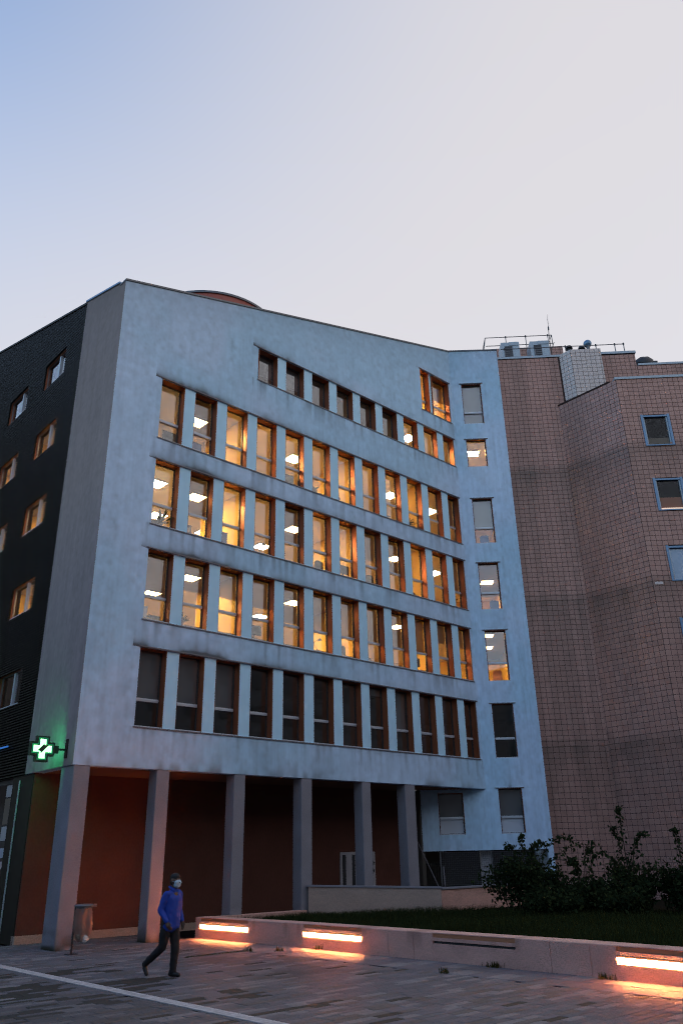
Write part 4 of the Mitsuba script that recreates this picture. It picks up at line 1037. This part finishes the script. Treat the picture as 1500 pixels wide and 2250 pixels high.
# joints: x forward, y to the person's left, z up
hipL, hipR = (.0, .085, .90), (-.01, -.085, .90)
kneeL, ankL = (.055, .095, .48), (.02, .10, .085)
kneeR, ankR = (-.10, -.095, .49), (-.475, -.10, .215)
chest, neck, headc = (.015, 0, 1.27), (.03, 0, 1.47), (.06, 0, 1.625)
shL, shR = (.01, .175, 1.40), (.01, -.175, 1.40)
elL, wrL = (-.035, .235, 1.13), (.07, .225, .91)
elR, wrR = (-.055, -.235, 1.13), (.10, -.215, .92)
def hand_parts(w, el, sgn):
    w, el = np.array(w), np.array(el); d = (w - el) / np.linalg.norm(w - el)
    fwd = np.array([1.0, 0, .3]); fwd -= d * (fwd @ d); fwd /= np.linalg.norm(fwd)
    inn = np.array([0, -sgn, 0.0])
    palm = w + d * .075
    out = [((w, .024), (palm, .030)), ((w + d * .02 + fwd * .015, .022), (palm + fwd * .022, .018)), ((w + d * .02 - fwd * .015, .022), (palm - fwd * .022, .018))]
    for k, (off, L_) in enumerate(((.030, .070), (.010, .080), (-.010, .075), (-.030, .058))):
        a = palm + fwd * off; b = a + d * L_ * .55 + inn * .010; c = b + d * L_ * .40 + inn * .030
        out += [((a, .010), (b, .009)), ((b, .009), (c, .008))]
    th = w + d * .025 + fwd * .024
    out += [((th, .012), (th + fwd * .028 + d * .030, .0105)), ((th + fwd * .028 + d * .030, .0105), (th + fwd * .030 + d * .060 + inn * .012, .009))]
    return out
V = lambda *a: np.array(a)
hd = V(*headc)
body = [((V(*neck), .055), (V(*hd) - [.01, 0, .06], .055)), ((hd + [-.012, 0, .025], .094), (hd + [.012, 0, .005], .088)), ((hd + [.03, 0, -.03], .066), (hd + [.045, 0, -.095], .040)),
        ((hd + [.085, 0, .0], .014), (hd + [.108, 0, -.028], .015)), ((hd + [.075, .03, .03], .020), (hd + [.075, -.03, .03], .020)),
        ((hd + [.0, .088, -.01], .018), (hd + [-.005, .088, .015], .020)), ((hd + [.0, -.088, -.01], .018), (hd + [-.005, -.088, .015], .020)),
        ((V(*neck), .06), (V(*chest), .13)), ((V(*chest), .13), (V(0, 0, .98), .12)), ((V(*shL), .05), (V(*shR), .05)),
        ((V(*hipL), .085), (V(*kneeL), .052)), ((V(*kneeL), .052), (V(*ankL), .038)), ((V(*hipR), .085), (V(*kneeR), .052)), ((V(*kneeR), .052), (V(*ankR), .038)), ((V(*hipL), .085), (V(*hipR), .085)), ((V(0, 0, .98), .11), (V(*hipL), .085)),
        ((V(*shL), .05), (V(*elL), .04)), ((V(*elL), .04), (V(*wrL), .026)), ((V(*shR), .05), (V(*elR), .04)), ((V(*elR), .04), (V(*wrR), .026))] + hand_parts(wrL, elL, 1) + hand_parts(wrR, elR, -1)
obj('body', put(bone(body, .014, 6)), 'skin_dark', PE, True)
jk = [((V(.01, .085, 1.375), .085), (V(.01, -.085, 1.375), .085)), ((V(.02, .06, 1.30), .125), (V(.02, -.06, 1.30), .125)), ((V(.02, .06, 1.30), .125), (V(.015, .06, 1.02), .115)), ((V(.02, -.06, 1.30), .125), (V(.015, -.06, 1.02), .115)), ((V(.03, 0, 1.26), .12), (V(.04, 0, 1.0), .115)),
      ((V(.015, .065, 1.02), .118), (V(.01, .07, .86), .118)), ((V(.015, -.065, 1.02), .118), (V(.01, -.07, .86), .118)), ((V(.02, 0, .95), .125), (V(.02, 0, .86), .122)),
      ((V(.01, .085, 1.375), .085), (V(*shL) - [0, .01, .01], .072)), ((V(.01, -.085, 1.375), .085), (V(*shR) + [0, .01, -.01], .072)), ((V(.02, 0, 1.43), .085), (V(.025, 0, 1.475), .072)),
      ((V(*shL) - [0, .01, .01], .072), (V(*elL), .058)), ((V(*elL), .058), (V(*wrL) + [-.005, 0, .02], .045)), ((V(*shR) + [0, .01, -.01], .072), (V(*elR), .058)), ((V(*elR), .058), (V(*wrR) + [-.005, 0, .02], .045))]
jm = bone(jk, .020, 10)
nv = jm.vertex_normals
jm.vertices += nv * (.034 * (meshkit.fbm(jm.vertices * np.array([13, 13, 9]) + np.array([0, 0, 2]), 3, 4) - .5))[:, None]
obj('jacket', put(jm), 'jacket_blue', PE, True)
obj('collar', put(bone([((V(.085, .055, 1.455), .018), (V(.02, .085, 1.50), .018)), ((V(.02, .085, 1.50), .018), (V(-.05, .05, 1.52), .018)), ((V(-.05, .05, 1.52), .018), (V(-.05, -.05, 1.52), .018)), ((V(-.05, -.05, 1.52), .018), (V(.02, -.085, 1.50), .018)), ((V(.02, -.085, 1.50), .018), (V(.085, -.055, 1.455), .018))], .012, 4)), 'jacket_blue', PE, True)
tr = [((V(*hipL), .112), (V(*kneeL), .078)), ((V(*kneeL), .078), (V(*ankL) + [0, 0, .01], .064)), ((V(*hipR), .112), (V(*kneeR), .078)), ((V(*kneeR), .078), (V(*ankR) + [.01, 0, .02], .062)), ((V(0, .05, .93), .118), (V(0, -.05, .93), .118))]
tm = bone(tr, .022, 8)
tm.vertices += tm.vertex_normals * (.026 * (meshkit.fbm(tm.vertices * np.array([12, 12, 14]), 3, 9) - .5))[:, None]
obj('trousers', put(tm), 'cloth_black', PE, True)
obj('shoe', put(bone([((V(-.035, .10, .045), .046), (V(.06, .10, .045), .045)), ((V(.06, .10, .045), .045), (V(.17, .105, .035), .036)), ((V(.0, .10, .09), .048), (V(.02, .10, .06), .048))], .012, 5)), 'shoe_black', PE, True)
aR = V(*ankR)
obj('shoe', put(bone([((aR + [-.055, 0, .0], .044), (aR + [-.035, 0, -.085], .044)), ((aR + [-.035, 0, -.085], .044), (aR + [.02, -.004, -.175], .034)), ((aR + [-.01, 0, .01], .046), (aR + [-.03, 0, -.03], .046))], .012, 5)), 'shoe_black', PE, True)
obj('hair', put(bone([((hd + [-.022, 0, .050], .092), (hd + [.010, 0, .052], .086)), ((hd + [-.04, 0, .01], .080), (hd + [-.04, 0, -.02], .070))], .012, 5)), 'hair_black', PE, True)
mk = bone([((hd + [.062, .03, -.028], .050), (hd + [.062, -.03, -.028], .050)), ((hd + [.07, .0, -.02], .050), (hd + [.066, 0, -.085], .040)), ((hd + [.05, .038, -.075], .040), (hd + [.05, -.038, -.075], .040))], .010, 6)
obj('face_mask', put(mk), 'mask_blue', PE, True)
obj('mask_strap', put(bone([((hd + [.06, .068, -.02], .004), (hd + [-.005, .098, .0], .004)), ((hd + [.06, -.068, -.02], .004), (hd + [-.005, -.098, .0], .004))], .02, 0)), 'mask_blue', PE)
for s_ in (1, -1):
    ey = trimesh.creation.icosphere(2, .013); ey.apply_translation(hd + [.083, .033 * s_, .012])
    obj('eye', put(ey), 'paper_white', PE, True)

# ------------------------------------------------------------------ block facing the square, behind the viewer (mirrored in the panes)
AP = thing('apartment_block', 'long plain block across the square, mirrored darkly in the lowest windows', 'building')
obj('wall', MB().box(-25, 110, -36, -26, -.05, 21.0), 'facing_block', AP)
obj('roof', MB().box(-25.3, 110.3, -36.3, -25.6, 21.01, 21.3), 'roof_sheet', AP)
for k in range(6):
    for i in range(32):
        obj('window', MB().box(-22 + 4 * i, -20.2 + 4 * i, -25.99, -25.9, 1.5 + 3.4 * k, 3.1 + 3.4 * k), 'dark_metal', AP)

AL = thing('apartment_block', 'tall plain block left of the square, outside the picture, shading the slatted wing', 'building')
obj('wall', MB().box(-34, -17, -10, 46, -.05, 13.0), 'facing_block', AL)
obj('roof', MB().box(-34.3, -16.7, -10.3, 46.3, 13.01, 13.4), 'roof_sheet', AL)
for k in range(3):
    for i in range(13):
        obj('window', MB().box(-17.01, -16.98, -8 + 4 * i, -6.2 + 4 * i, 1.5 + 3.4 * k, 3.1 + 3.4 * k), 'dark_metal', AL)

AN = thing('apartment_block', 'tall plain block farther up the street on the left, seen only as a dark reflection', 'building')
obj('wall', MB().box(-16, 2.0, 48, 70, -.05, 30.3), 'facing_block', AN)
obj('roof', MB().box(-16.3, 2.3, 47.7, 70.3, 30.31, 30.7), 'roof_sheet', AN)
for k in range(8):
    for i in range(5):
        obj('window', MB().box(1.98, 2.01, 50 + 4 * i, 51.8 + 4 * i, 2.5 + 3.4 * k, 4.1 + 3.4 * k), 'dark_metal', AN)
        if i < 4: obj('window', MB().box(-14 + 4 * i, -12.2 + 4 * i, 47.99, 48.02, 2.5 + 3.4 * k, 4.1 + 3.4 * k), 'dark_metal', AN)
